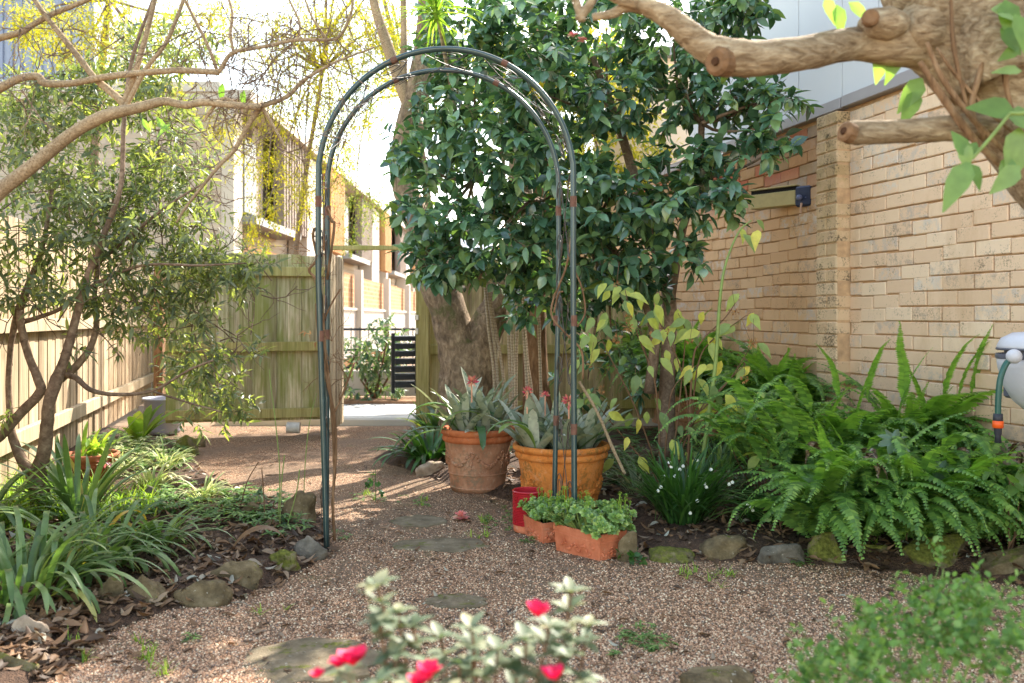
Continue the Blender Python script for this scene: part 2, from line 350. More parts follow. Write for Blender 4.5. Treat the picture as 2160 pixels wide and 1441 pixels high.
soil = n.ramp(n.noise(p, 45, 6, .75), [(.3, srgb(44, 34, 28)), (.55, srgb(84, 64, 50)), (.78, srgb(126, 100, 78))])
col = n.mix(m, stone, soil)
h = n.math('ADD', n.math('MULTIPLY', vd, -1.0), n.math('MULTIPLY', n.noise(p, 80, 5), .8))
M['ground'] = n.done(n.pbr(col, .9, .25, n.bump(h, .9, .008)))

def grid(x0, x1, y0, y1, st, fn):
    xs = np.arange(x0, x1+st/2, st); ys = np.arange(y0, y1+st/2, st); X, Y = np.meshgrid(xs, ys)
    Z = fn(X, Y); nx = len(xs); V = np.stack([X.ravel(), Y.ravel(), Z.ravel()], 1)
    i = (np.arange(len(ys)-1)[:, None]*nx+np.arange(nx-1)).ravel()
    return V, np.stack([i, i+1, i+1+nx, i+nx], 1), X, Y
V, q, X, Y = grid(-4.4, 4.0, 1.0, 8.6, .03, hgt)
b = MB(); b.add(V, q)
struct(b.build('gravel_ground', M['ground'], smooth=True, attr=('bed', np.clip(bedness(X, Y).ravel()/.16+.5, 0, 1))))
b = MB(); V = np.array([(-200, -60, -.03), (200, -60, -.03), (200, 300, -.03), (-200, 300, -.03)]); b.add(V, np.array([(0, 1, 2, 3)]))
struct(b.build('ground', flat('bare earth', srgb(132, 112, 92), .95, .1, .25, 2)))

# pebbles lying loose on the gravel: uncountable
oct_v = np.array([(1, 0, 0), (-1, 0, 0), (0, 1, 0), (0, -1, 0), (0, 0, .8), (0, 0, -.8), ]) 
def pebbles(nn):
    px = U(-200, 2360, nn*3); py = 1000+(1520-1000)*rng.power(1.6, nn*3)
    Yd = H*F/(py-HZ); Xd = (px-1080)/F*Yd
    ok = bedness(Xd, Yd) < .01; Xd, Yd = Xd[ok][:nn], Yd[ok][:nn]; Z = hgt(Xd, Yd)
    return np.stack([Xd, Yd, Z+.0005], 1)
pos = pebbles(120000); nn = len(pos); b = MB(); 
ic = ICO[1]; V8 = np.array([(1, 0, 0), (.3, .9, 0), (-.8, .6, 0), (-.9, -.5, 0), (.2, -1, 0), (0, 0, .8), (.1, .1, -.5)])
F8 = np.array([(0, 1, 5), (1, 2, 5), (2, 3, 5), (3, 4, 5), (4, 0, 5)])
a = U(0, 6.28, nn); s_ = U(.002, .0055, nn)
b.inst((V8, [F8]), pos, np.stack([np.cos(a), np.sin(a), U(-.2, .2, nn)], 1), np.stack([U(-.3, .3, nn), U(-.3, .3, nn), np.ones(nn)], 1), s_, s_*U(.6, 1, nn))
n = N('loose pebble'); col = n.ramp(n.isl(), [(0, srgb(94, 72, 56)), (.15, srgb(150, 112, 84)), (.4, srgb(186, 144, 112)), (.65, srgb(206, 170, 138)), (.85, srgb(228, 208, 176)), (.94, srgb(128, 114, 104))], 'CONSTANT')
M['pebble'] = n.done(n.pbr(col, .7, .35))
tag(b.build('gravel_pebbles', M['pebble']), 'fine pinkish brown pebbles covering the garden path', 'gravel', kind='stuff')

# leaf litter
LT = leaf_tpl(.42, 4, .35, .25)
def scatter_bed(nn, lim=.0, near=True):
    px = U(-150, 2300, nn*6); py = 960+(1441-960)*rng.power(1.3, nn*6)
    Yd = H*F/(py-HZ); Xd = (px-1080)/F*Yd; bd = bedness(Xd, Yd)
    ok = (bd > lim); Xd, Yd = Xd[ok][:nn], Yd[ok][:nn]
    return np.stack([Xd, Yd, hgt(Xd, Yd)+.004], 1)
pos = scatter_bed(5200); nn = len(pos); b = MB(); a = U(0, 6.28, nn)
b.inst(LT, pos+np.array((0, 0, .006))*U(0, 2, nn)[:, None], np.stack([np.cos(a), np.sin(a), U(-.15, .3, nn)], 1), np.stack([U(-.6, .6, nn), U(-.6, .6, nn), rng.choice([-1, 1], nn)], 1), U(.025, .075, nn))
tag(b.build('leaf_litter', M['litter'], smooth=True), 'curled brown dead leaves littering the garden beds', 'dead leaves', kind='stuff')
# scattered leaves and twigs on the path
px = U(100, 2100, 900); py = U(985, 1430, 900); Yd = H*F/(py-HZ); Xd = (px-1080)/F*Yd; ok = bedness(Xd, Yd) < 0; Xd, Yd = Xd[ok], Yd[ok]; nn = len(Xd)
b = MB(); a = U(0, 6.28, nn); b.inst(LT, np.stack([Xd, Yd, hgt(Xd, Yd)+.008], 1), np.stack([np.cos(a), np.sin(a), U(-.1, .2, nn)], 1), np.stack([U(-.3, .3, nn), U(-.3, .3, nn), rng.choice([-1, 1], nn)], 1), U(.015, .05, nn))
for i in range(60):
    x, y = G(U(100, 2100), U(1000, 1430))[:2]
    if bedness(np.array([x]), np.array([y]))[0] > 0: continue
    a = U(0, 6.28); L = U(.03, .1); z = gz(x, y)+.006
    b.tube([(x, y, z), (x+L*.5*math.cos(a), y+L*.5*math.sin(a), z+.004), (x+L*math.cos(a+.3), y+L*math.sin(a+.3), z)], .0014, 4)
tag(b.build('path_debris', M['litter'], smooth=True), 'scattered dead leaves and twigs lying on the gravel path', 'dead leaves', kind='stuff')

# ------------------------------------------------------------------ lane beyond the gate
M['concrete'] = flat('pale concrete', srgb(186, 184, 180), .85, .3, .1, 3, bump=.2)
b = MB(); b.box((5.5, 10.0, -.045), (17, 1.7, .08)); struct(b.build('lane', M['concrete']))
b = MB(); b.box((5.5, 9.0, .0), (17, .24, .1), bev=.02); struct(b.build('kerb', flat('kerb concrete', srgb(200, 196, 188), .85, .3, .1, 3)))
b = MB(); b.box((5.5, 11.1, -.02), (17, .46, .1)); struct(b.build('verge', flat('lane verge earth', srgb(140, 108, 84), .95, .1, .3, 12)))

# ------------------------------------------------------------------ right hand brick wall
WD = np.array((-.2498, .9683)); WN = np.array((-.9683, -.2498)); WA = np.array((2.22, 5.78))
def wp(s, out, z): q = WA+WD*s+WN*out; return np.array((q[0], q[1], z))
n = N('painted old brick'); p = n.pos(); isl = n.isl()
along = n.n('VectorMath', {0: p, 1: (WD[0], WD[1], 0)}, operation='DOT_PRODUCT').outputs['Value']
zc = n.n('SeparateXYZ', {0: p}).outputs[2]
base = n.ramp(isl, [(0, srgb(220, 186, 154)), (.5, srgb(226, 194, 162)), (1, srgb(232, 204, 174))])
far = n.n('MapRange', {0: along, 1: 5.0, 2: 5.6}, clamp=True).outputs[0]
base = n.mix(n.math('MULTIPLY', far, .75), base, n.ramp(isl, [(0, srgb(188, 142, 100)), (1, srgb(204, 160, 118))]))
nz = n.noise(p, 16, 6, .7)
wear = n.math('GREATER_THAN', n.math('FRACT', n.math('MULTIPLY', isl, 13.7)), .6)
fine = n.noise(p, 140, 4, .7)
wm = n.math('MULTIPLY', wear, n.ramp(n.math('ADD', nz, n.math('MULTIPLY', n.math('SUBTRACT', fine, .5), .5)), [(.47, (0, 0, 0)), (.6, (.6, .6, .6))]))
wcol = n.ramp(n.math('FRACT', n.math('MULTIPLY', isl, 31.3)), [(0, srgb(200, 198, 196)), (.4, srgb(170, 158, 150)), (.6, srgb(216, 214, 210)), (.8, srgb(154, 138, 126))])
col = n.mix(wm, base, wcol)
stn = n.ramp(n.noise(n.mapv(p, (1.6, 1.6, .7)), 2.0, 6, .7), [(.5, (0, 0, 0)), (.75, (.55, .55, .55))])
col = n.mix(stn, col, srgb(184, 146, 106))
damp = n.math('MULTIPLY', n.n('MapRange', {0: zc, 1: .9, 2: .1}, clamp=True).outputs[0], n.ramp(nz, [(.3, (.3, .3, .3)), (.7, (.9, .9, .9))]))
col = n.mix(damp, col, srgb(150, 112, 76))
blk = n.ramp(n.math('MULTIPLY', n.noise(p, 7, 5, .7), n.noise(p, 90, 4, .7)), [(.31, (0, 0, 0)), (.41, (.7, .7, .7))])
col = n.mix(blk, col, srgb(92, 80, 66))
hi = n.n('MapRange', {0: zc, 1: 1.85, 2: 2.15}, clamp=True).outputs[0]
hm = n.math('MULTIPLY', n.math('MULTIPLY', hi, far), .9)
bare = n.ramp(n.math('FRACT', n.math('MULTIPLY', isl, 71.7)), [(0, srgb(150, 122, 88)), (.25, srgb(166, 96, 66)), (.4, srgb(168, 130, 92)), (.55, srgb(140, 122, 108)), (.7, srgb(196, 184, 168)), (.8, srgb(172, 128, 88)), (.92, srgb(158, 82, 58))], 'CONSTANT')
bare = n.mix(.3, bare, n.ramp(nz, [(.3, (.45, .4, .35)), (.7, (1.2, 1.15, 1.1))]), 'MULTIPLY')
col = n.mix(hm, col, bare)
M['brick'] = n.done(n.pbr(col, .85, .2, n.bump(n.math('ADD', nz, n.math('MULTIPLY', fine, .6)), .5, .006)))
n = N('mossy pilaster brick'); p = n.pos(); isl = n.isl()
zc = n.n('SeparateXYZ', {0: p}).outputs[2]
base = n.ramp(isl, [(0, srgb(204, 170, 134)), (.5, srgb(220, 190, 156)), (1, srgb(212, 178, 142))])
hi = n.n('MapRange', {0: zc, 1: 1.2, 2: 1.9}, clamp=True).outputs[0]
mz = n.ramp(n.noise(p, 9, 6, .7), [(.32, (0, 0, 0)), (.6, (.9, .9, .9))])
col = n.mix(n.math('MULTIPLY', n.math('MULTIPLY', hi, mz), .7), base, srgb(166, 142, 98))
blk = n.ramp(n.math('MULTIPLY', n.noise(p, 8, 5, .7), n.noise(p, 80, 4, .7)), [(.27, (0, 0, 0)), (.36, (.85, .85, .85))])
col = n.mix(blk, col, srgb(76, 66, 48))
M['pilaster'] = n.done(n.pbr(col, .9, .2, n.bump(n.noise(p, 50, 6, .7), .6, .008)))
M['mortar'] = flat('painted mortar', srgb(194, 158, 122), .95, .1, .25, 20, bump=.4)
wall = thing('brick_wall', 'old brick wall in worn peach paint along the right side', 'brick wall', wp(0, 0, 0))
wtop = 2.44
b = MB(); b.box(wp(1.0, -.125, wtop/2), (11.6, .23, wtop), ux=WD); b.build('mortar_core', M['mortar'], wall)
b = MB(); ch = .0862
for k in range(int(wtop/ch)):
    z = ch*(k+.5); s0 = -4.8+(0 if k % 2 else .12)+U(-.015, .015)
    while s0 < 6.8:
        L = .24
        o = .010+U(-.003, .003)
        e1 = s0+L; a1 = s0; full = L
        if a1 < 0 < e1: L = 0-a1
        elif a1 < .232 < e1: a1 = .232; L = e1-.232
        if not (a1 >= 0 and e1 <= .232) and L > .02:
            wob = .006*math.sin(s0*3.1+k*.4)+.004*math.sin(s0*7+k)
            b.box(wp(a1+L/2, o-.03, z+wob+U(-.002, .002)), (L-.005+U(-.003, .002), .06, ch-.006), ux=WD, bev=.005)
        s0 += full
b.build('brick_face', M['brick'], wall)
b = MB()
for k in range(int((wtop-.02)/ch)):
    z = ch*(k+.5)
    for j in range(2 if k % 2 else 1):
        L = .235/(2 if k % 2 else 1)
        b.box(wp(.115+((j-.5)*L if k % 2 else 0)+U(-.004, .004), .05+U(-.004, .004), z+U(-.002, .002)), (L-.004, .112, ch-.005), ux=WD, bev=.008)
b.build('pilaster', M['pilaster'], wall)
b = MB(); b.box(wp(.115, .038, (wtop-.03)/2), (.228, .12, wtop-.03), ux=WD); b.build('pilaster_core', M['mortar'], wall)

# neighbour's clad building above the wall
M['clad'] = flat('pale grey cladding panel', srgb(192, 194, 198), .45, .4, .04, 2)
M['flash'] = flat('grey metal flashing', srgb(150, 144, 146), .45, .5, .06, 6)
nb = thing('clad_building', 'pale blue grey clad building rising above the brick wall', 'building', wp(0, -.3, 0))
b = MB(); top = 4.4
s_edges = [-4.7, -3.8, -2.9, -2.0, -1.1, -.2, .18, .7, 1.28, 1.9, 2.5]
for a_, c_ in zip(s_edges[:-1], s_edges[1:]):
    b.box(wp((a_+c_)/2, -.16, (2.46+top)/2), (c_-a_-.008, .2, top-2.46), ux=WD, bev=.003)
b.build('cladding', M['clad'], nb)
b = MB(); b.box(wp(-1.13, -1.3, (2.46+top-.05)/2), (7.1, 2.2, top-.05-2.46), ux=WD); b.box(wp(-.8, -1.38, 1.23), (7.7, 2.04, 2.44), ux=WD); b.build('wall', flat('pale joint line', srgb(216, 220, 224), .6, .3, .03), nb)
b = MB(); b.box(wp(-2.33, .01, 2.475), (4.7, .1, .075), ux=WD, bev=.004); b.box(wp(1.56, .008, 2.473), (3.05, .1, .075), ux=WD, bev=.004); b.build('flashing', M['flash'], nb)

# flood light under the wall top
fl = thing('wall_floodlight', 'old beige box floodlight with dark bracket fixed to the brick wall', 'light', P(1655, 420, 6.4))
M['beige'] = flat('beige painted metal', srgb(178, 160, 112), .5, .4, .12, 20)
M['darkblue'] = flat('dark blue plastic', srgb(52, 58, 84), .45, .4, .2, 20)
c0 = P(1590, 425, 6.62); c1 = P(1686, 414, 6.34); ux = (c1-c0)[:2]; L = np.linalg.norm(c1-c0); cc = (c0+c1)/2; nrm = np.array((ux[1], -ux[0], 0))/np.linalg.norm(ux)
tl = math.atan2(c1[2]-c0[2], np.linalg.norm(ux))
b = MB(); b.box(cc-np.array((0, 0, .012)), (L, .11, .105), ux=ux, bev=.004, tilt=tl); b.build('front_case', M['beige'], fl)
b = MB(); b.box(cc+np.array((0, 0, .075))-nrm*.02, (L*1.02, .16, .010), ux=ux, bev=.002, tilt=tl); b.build('hood', M['beige'], fl)
b = MB(); b.box(cc+np.array((0, 0, .055))-nrm*.03, (L*1.01, .12, .03), ux=ux, tilt=tl); b.build('gap_shade', flat('gap shade black', (.01, .01, .012, 1), .7), fl)  # black block stands in for the shade between hood and case
q_ = P(1703, 415, 6.28); b = MB(); b.box(q_, (.13, .12, .145), ux=ux, bev=.012); b.box(q_-nrm*.12, (.08, .2, .08), ux=ux); b.build('bracket', M['darkblue'], fl)
b = MB(); 
for dx in (-.025, .03): b.ball(q_+nrm*.062+np.array((dx, 0, -.012)), .022, 2)
b.build('sensor', flat('grey blue sensor', srgb(96, 104, 140), .3, .5), fl)
b = MB(); b.tube([q_+nrm*.06+np.array((-.01, 0, -.05)), q_+nrm*.06+np.array((-.015, 0, -.09)), q_+nrm*.05+np.array((-.02, 0, -.12))], .008, 6); b.build('wire_stub', flat('torn wire', srgb(196, 160, 140), .6), fl)

# ------------------------------------------------------------------ fences and gate
def fence(name, label, A, B, h, mat, railmat, rails, z0=0.05, pw=.1, gap=.004, side=1, capm=None, postxs=(), group=None, jitter=.012, postmat=None, lap=True):
    A = np.array(A, float); B = np.array(B, float); d = B-A; L = np.linalg.norm(d); u = d/L; nn_ = np.array((u[1], -u[0]))*side
    t = thing(name, label, 'fence', (A[0], A[1], 0), group)
    b = MB(); s0 = 0; k = 0
    while s0 < L-.02:
        ww = min(pw*U(.92, 1.06), L-s0); q = A+u*(s0+ww/2)-nn_*(.012+((.006 if 'sunlit' in label else .014) if (k % 2 and lap) else 0)); hh = h+U(-jitter, jitter)
        b.box((q[0], q[1], z0+hh/2), (ww-gap if not (lap and k % 2 == 0) else ww+.006, .013, hh), ux=u, bev=.002); s0 += ww; k += 1
    b.build('palings', mat, t)
    for (z, rh) in rails:
        b = MB(); q = A+u*L/2+nn_*.024; b.box((q[0], q[1], z), (L, .045, rh), ux=u, bev=.004); b.build('rail', railmat, t)
    for ps in postxs:
        b = MB(); q = A+u*ps-nn_*.08; b.box((q[0], q[1], h/2), (.1, .09, h), ux=u, bev=.004); b.build('post', postmat or railmat, t)
    return t
LF = lambda Y: (-1.63-.26*Y, Y)
fence('paling_fence', 'sunlit pale paling fence with two rails along the left side', LF(2.2), LF(11.0), 1.62, M['fencelit'], M['railwood'], [(.325, .1), (1.01, .085)], side=1, postxs=(1, 3.4, 5.8, 8.2), pw=.115)
# fence stretch left of the gate
fence('gate_side_fence', 'mossy greenish paling fence with three rails left of the gate', tuple(P(350, 0, 7.75)[:2]), tuple(P(688, 0, 8.05)[:2]), 1.50, M['fencemoss'], M['postwood'], [(.20, .085), (.80, .085), (1.475, .085)], z0=.13, side=1, pw=.105, jitter=.012)
# open gate leaf seen nearly edge on
fence('open_gate', 'open timber gate leaf seen edge on with sunlit palings', tuple(P(694, 0, 7.72)[:2]), (P(721, 0, 8.5)[0], 8.5), 1.56, M['railwood'], M['postwood'], [(.3, .07), (1.3, .07)], z0=.06, side=-1, pw=.09)['category'] = 'gate'
o = MB(); o.box(P(782, 523, 8.55), (.86, .07, .042), bev=.004); tag(o.build('gate_lintel', M['postwood'], loc=P(782, 523, 8.55)), 'thin weathered timber rail spanning the top of the gate opening', 'beam')
gp = thing('gate_post', 'square greenish timber post at the right of the gate opening', 'post', (P(892, 0, 8.5)[0], 8.5, 0))
b = MB(); b.box((P(892, 0, 8.45)[0], 8.45, .83), (.125, .11, 1.66), bev=.006); b.build('post', M['postwood'], gp)
b = MB(); b.box((P(879, 0, 8.38)[0], 8.385, 1.06), (.035, .02, .05), bev=.003); b.build('latch', flat('zinc latch', srgb(190, 186, 178), .4, .5, metal=.6), gp); b = MB(); b.box((P(879, 0, 8.38)[0], 8.385, .93), (.03, .02, .06), bev=.003); b.build('latch', flat('galvanised latch', srgb(190, 186, 178), .4, .5, metal=.6), gp)
fence('back_fence', 'timber paling fence behind the big tree right of the gate', (P(906, 0, 8.55)[0], 8.55), (2.0, 8.9), 1.6, M['fencewood'], M['postwood'], [(.75, .09), (1.5, .09), (.2, .09)], z0=.05, side=1, pw=.105)
cp = thing('corner_post', 'brown timber post in the shaded fence corner behind the bucket', 'post', (P(337, 0, 8.5)[0], 8.5, 0))
b = MB(); b.box((P(337, 0, 8.5)[0], 8.5, .8), (.085, .085, 1.6), bev=.005); b.build('post', M['barkred'], cp)
b = MB(); x = P(360, 0, 8.3)[0]; b.tube([(x, 8.35, .1), (x, 8.35, 1.5)], .035, 12); b.build('drain_pipe', flat('grey pipe', srgb(140, 140, 150), .5), loc=(0, 0, 0)); bpy.data.objects['drain_pipe']['label'] = 'grey upright pipe beside the brown corner post'; bpy.data.objects['drain_pipe']['category'] = 'pipe'
fence('corner_fence', 'shaded brown fence closing the far left corner', LF(11.0), (-3.05, 11.3), 1.5, M['barkred'] and M['fencewood'], M['postwood'], [(.4, .09)], side=1)

# ------------------------------------------------------------------ buildings beyond the lane
M['tbrick'] = None
n = N('cream brick'); p = n.pos(); v = n.n('CombineXYZ', {0: n.n('SeparateXYZ', {0: p}).outputs[0], 1: n.n('SeparateXYZ', {0: p}).outputs[2]}).outputs[0]
br = n.n('TexBrick', {'Vector': v, 'Color1': srgb(186, 172, 154), 'Color2': srgb(164, 148, 130), 'Mortar': srgb(170, 160, 148), 'Scale': 1.0, 'Mortar Size': .008, 'Brick Width': .24, 'Row Height': .086}).outputs[0]
M['tbrick'] = n.done(n.pbr(br, .9, .2))
n = N('orange brick'); p = n.pos(); v = n.n('CombineXYZ', {0: n.n('SeparateXYZ', {0: p}).outputs[1], 1: n.n('SeparateXYZ', {0: p}).outputs[2]}).outputs[0]
br = n.n('TexBrick', {'Vector': v, 'Color1': srgb(176, 132, 92), 'Color2': srgb(150, 108, 74), 'Mortar': srgb(170, 146, 120), 'Scale': 1.0, 'Mortar Size': .01, 'Brick Width': .26, 'Row Height': .1}).outputs[0]
M['obrick'] = n.done(n.pbr(br, .9, .2))
M['render'] = flat('white render', srgb(190, 182, 170), .8, .2, .05, 2)
M['batgrey'] = flat('grey battens', srgb(140, 126, 116), .7, .3, .08, 6)
M['battan'] = flat('tan battens', srgb(186, 140, 94), .7, .3, .1, 6)
M['dark'] = flat('dark window recess', srgb(60, 62, 66), .25, .5)
M['sillgrey'] = flat('grey sill metal', srgb(128, 132, 134), .5, .4, .05, 3)
M['peach'] = flat('peach lit render', srgb(196, 152, 116), .8, .2, .05, 2)  # peach light on the lower townhouse wall put into its colour
M['rail'] = flat('black iron', srgb(34, 36, 40), .5, .4, .1, 10)
FX = -5.0
th = thing('townhouse_row', 'row of cream brick and batten townhouses across the lane', 'building', (FX-3, 22, 0))
b = MB(); b.box((-8.0, 15.6, 2.45), (6.0, 1.0, 4.9)); b.box((FX-2.5, 31, 2.4), (4.9, 30, 4.8)); b.build('gable_wall', M['tbrick'], th)
b = MB(); b.box((-6.9, 15.5, 4.98), (3.9, 1.1, .17)); b.build('parapet', M['render'], th)
yy = lambda px: 5.0*F/(1080-px)
def bay(mat, a, c, z0, z1, out=.12, name='wall_panel'):
    b = MB(); b.box((FX+out/2-.02, (a+c)/2, (z0+z1)/2), (out, c-a, z1-z0)); return b.build(name, mat, th)
def batten(mat, a, c, z0, z1, out=.3, name='batten_screen', sp=.22):
    b = MB(); k = a
    b.box((FX+out-.12, (a+c)/2, (z0+z1)/2), (.03, c-a, z1-z0))
    while k < c: b.box((FX+out, k+.05, (z0+z1)/2), (.16, .09, z1-z0)); k += sp
    return b.build(name, mat, th)
for k, off in enumerate((0, 9.2, 18.4, 27.6)):
    o_ = off
    y = lambda v: v+o_
    bay(M['render'], y(15.12), y(15.6), 0, 4.78, .25, 'white_pier')
    bay(M['dark'], y(15.7), y(16.7), 2.95, 4.25, .08, 'window'); batten(M['sillgrey'], y(15.7), y(16.4), 2.95, 4.25, .16, 'louvre', .1)
    bay(M['batgrey'], y(16.7), y(17.4), 2.95, 4.7, .1)
    batten(M['batgrey'], y(17.7), y(19.7), 2.85, 4.75, .35)
    bay(M['sillgrey'], y(15.6), y(18.9), 2.72, 2.86, .5, 'sill')
    bay(M['peach'], y(15.6), y(19.6), .3, 2.4, .1)
    bay(M['render'], y(19.8), y(21.3), .4, 4.7, .42, 'white_pier')
    batten(M['battan'], y(21.6), y(23.2), 2.7, 4.7, .5, 'timber_screen', .2)
    bay(M['dark'], y(21.5), y(23.8), 2.75, 4.7, .1, 'window')
    bay(M['render'], y(23.9), y(24.2), .4, 4.7, .3, 'white_pier')
b = MB(); b.box((FX-1.9, 31.5, 4.86), (4.9, 33, .16)); b.build('roof', M['render'], th)
# courtyard wall, posts and railings
cw = thing('courtyard_wall', 'brick courtyard wall with white posts and grey panels behind the iron railing', 'wall', (-3.3, 20, 0))
CX = -3.4; cy_ = lambda px: -CX*F/(1080-px)
b = MB(); b.box((CX-.15, 24, 1.0), (.12, 17, 1.95)); b.build('brick_panel', M['obrick'], cw)
b = MB(); b.box((CX-.04, 24, .72), (.1, 17, 1.0)); b.build('grey_panel', flat('grey colour sheet', srgb(150, 142, 138), .6, .3, .04), cw)
b = MB(); b.box((CX-.02, 24, 1.24), (.14, 17, .05)); b.build('capping', M['render'], cw)
for px in (700, 752, 812, 856, 880):
    b = MB(); Yp = cy_(px); b.box((CX+.05, Yp, 1.05), (.16, .22, 2.1)); b.build('post', M['render'], cw)
lw = thing('low_white_wall', 'low rendered white wall behind the lane shrub', 'wall', (-2.0, 11.9, 0))
b = MB(); b.box((-2.6, 12.0, .17), (6.0, .2, .34), bev=.01); b.build('wall', M['render'], lw)
ir = thing('iron_railing', 'black iron railing standing on the low white wall', 'railing', (-2.6, 12, .3))
for z in (.38, .62, .9, ):
    b = MB(); b.box((-2.6, 12.0, z), (6.0, .025, .03)); b.build('rail', M['rail'], ir)
for k in range(50):
    b = MB(); x = -5.55+k*.12; b.tube([(x, 12, .33), (x, 12, .93)], .007, 5, cap=False); b.build('bar', M['rail'], ir)
cr = thing('black_slatted_bin', 'black slatted plastic bin beside the gate post', 'bin', (P(866, 0, 9.6)[0], 9.6, 0))
x = P(866, 0, 10.2)[0]
for k in range(7):
    b = MB(); b.box((x, 9.8, .32+k*.085), (.3, .3, .055), rz=.3, bev=.006); b.build('slat_band', M['rail'], cr)
b = MB()
for sx in (-1, 1): b.box((x+sx*.13, 9.66, .56), (.035, .04, .66), rz=.3)
b.build('corner_rib', M['rail'], cr)
cb = thing('corrugated_building', 'tall blue grey ribbed metal building at the upper left', 'building', (-11, 19, 0))
b = MB(); b.box((-11.3, 20, 5.2), (4.6, 2, 10.4)); b.build('wall', flat('blue grey sheet', srgb(142, 152, 172), .5, .4, .05), cb)
b = MB(); 
for k in range(22): b.box((-13.5+k*.21, 18.97, 5.2), (.07, .06, 10.4))
b.build('rib', flat('blue grey rib', srgb(120, 130, 152), .5, .4, .05), cb)
gr = thing('distant_roof', 'distant house with grey roof past the end of the townhouses', 'building', (-8, 52, 0))
b = MB(); V = np.array([(-9, 50, 4.7), (-1, 50, 4.7), (-1, 58, 7.2), (-9, 58, 7.2), (-9, 50, 0), (-1, 50, 0), (-1, 58, 0), (-9, 58, 0)]); b.add(V, np.array([(0, 1, 2, 3)])); b.build('roof', flat('grey roof tiles', srgb(150, 158, 168), .8, .2), gr)
b = MB(); b.add(V+np.array((0, .3, -.1)), np.array([(4, 5, 1, 0), (5, 6, 2, 1), (7, 4, 0, 3)])); b.build('wall', M['render'], gr)
bb = thing('beige_house', 'beige rendered house wall glimpsed through the camellia', 'building', (5, 13, 0))
b = MB(); b.box((3.4, 13.0, 2.3), (4.2, 2, 4.6)); b.build('wall', flat('beige render', srgb(206, 186, 164), .85, .2, .05, 2), bb)
b = MB(); b.box((3.4, 13.0, 4.65), (4.5, 2.3, .12)); b.build('roof', M['sillgrey'], bb)

# ------------------------------------------------------------------ foliage helpers
LEAF = {'wide': leaf_tpl(.5, 4, .16, .18, .45), 'narrow': leaf_tpl(.24, 3, .14, .2, .4), 'dia': (np.array([(0, 0, 0), (.5, -.2, .05), (1, 0, -.05), (.5, .2, .05)]), [np.array([(0, 1, 2, 3)])]),
        'round': leaf_tpl(.78, 4, .10, .05, .6, .6), 'heart': leaf_tpl(.5, 5, .16, .35, .36, 1.2), 'lance': leaf_tpl(.34, 4, .16, .3, .35)}
def sprigs(mb, tw, clumps, dens, k, ll, tpl, twl=.12, shell=.55, droop=.2, asp=1.0, spread=.9, twr=.0015, bias=(0, 0, 0)):
    """clumps: (centre, radii); every sprig is a short twig carrying k leaves"""
    for c, r in clumps:
        c = np.array(c); r = np.array(r); nn_ = max(1, int(dens*(r[0]*r[2]+r[0]*r[1]+r[1]*r[2])/3*4))
        d = unit(rng.normal(size=(nn_, 3))); rad = (shell+(1-shell)*U(0, 1, nn_))**.8*U(.75, 1.12, nn_)
        p0 = c+d*r*rad[:, None]; td = unit(d+rng.normal(size=(nn_, 3))*.6+np.array((0, 0, -droop))+np.array(bias))
        a0 = U(0, 6.28, nn_); L = twl*U(.6, 1.4, nn_)
        if tw is not None and twr:
            for i in range(0, nn_, 2): tw.tube([p0[i]-td[i]*L[i]*.8, p0[i]+td[i]*L[i]], twr, 3, cap=False)
        s1 = unit(np.cross(td, np.array((.3, .2, 1.)))); s2 = np.cross(td, s1)
        for j in range(k):
            f = (j+.5)/k; a = a0+j*2.4; side = np.cos(a)[:, None]*s1+np.sin(a)[:, None]*s2
            dd = unit(side*spread+td*(.25+.7*f)+rng.normal(size=(nn_, 3))*.18+np.array((0, 0, -droop*.8)))
            up = unit(np.array((0, 0, 1.))+td*.5+rng.normal(size=(nn_, 3))*.3)
            mb.inst(tpl, p0+td*(L*(f-.1))[:, None], dd, up, ll*U(.55, 1.25, nn_), ll*U(.6, 1.2, nn_)*asp)
def cl(px, py, Y, rx, ry, dep): # clump from photo measurements -> world ellipsoid
    return (P(px, py, Y), (rx/F*Y, dep, ry/F*Y))
def pl(pts, Y=None): # polyline measured on the photo; (px,py[,Y])
    return np.array([P(q[0], q[1], q[2] if len(q) > 2 else Y) for q in pts])
def twigs(mb, p, d, L, r, dep, spread=.7, seg=4, up=0.0, kids=3):
    pts = [np.array(p)]; d = unit(d)
    for i in range(seg):
        d = unit(d+rng.normal(size=3)*.28+np.array((0, 0, up))); pts.append(pts[-1]+d*L/seg)
    mb.tube(pts, np.linspace(r, r*.55, len(pts)), 5 if r > .004 else 4, cap=False)
    if dep > 0:
        for i in range(kids):
            f = U(.3, 1); j = min(int(f*seg), seg-1); q = pts[j]+(pts[j+1]-pts[j])*(f*seg-j)
            twigs(mb, q, unit(pts[j+1]-pts[j])+rng.normal(size=3)*spread, L*U(.45, .75), r*.6, dep-1, spread, seg, up, kids)

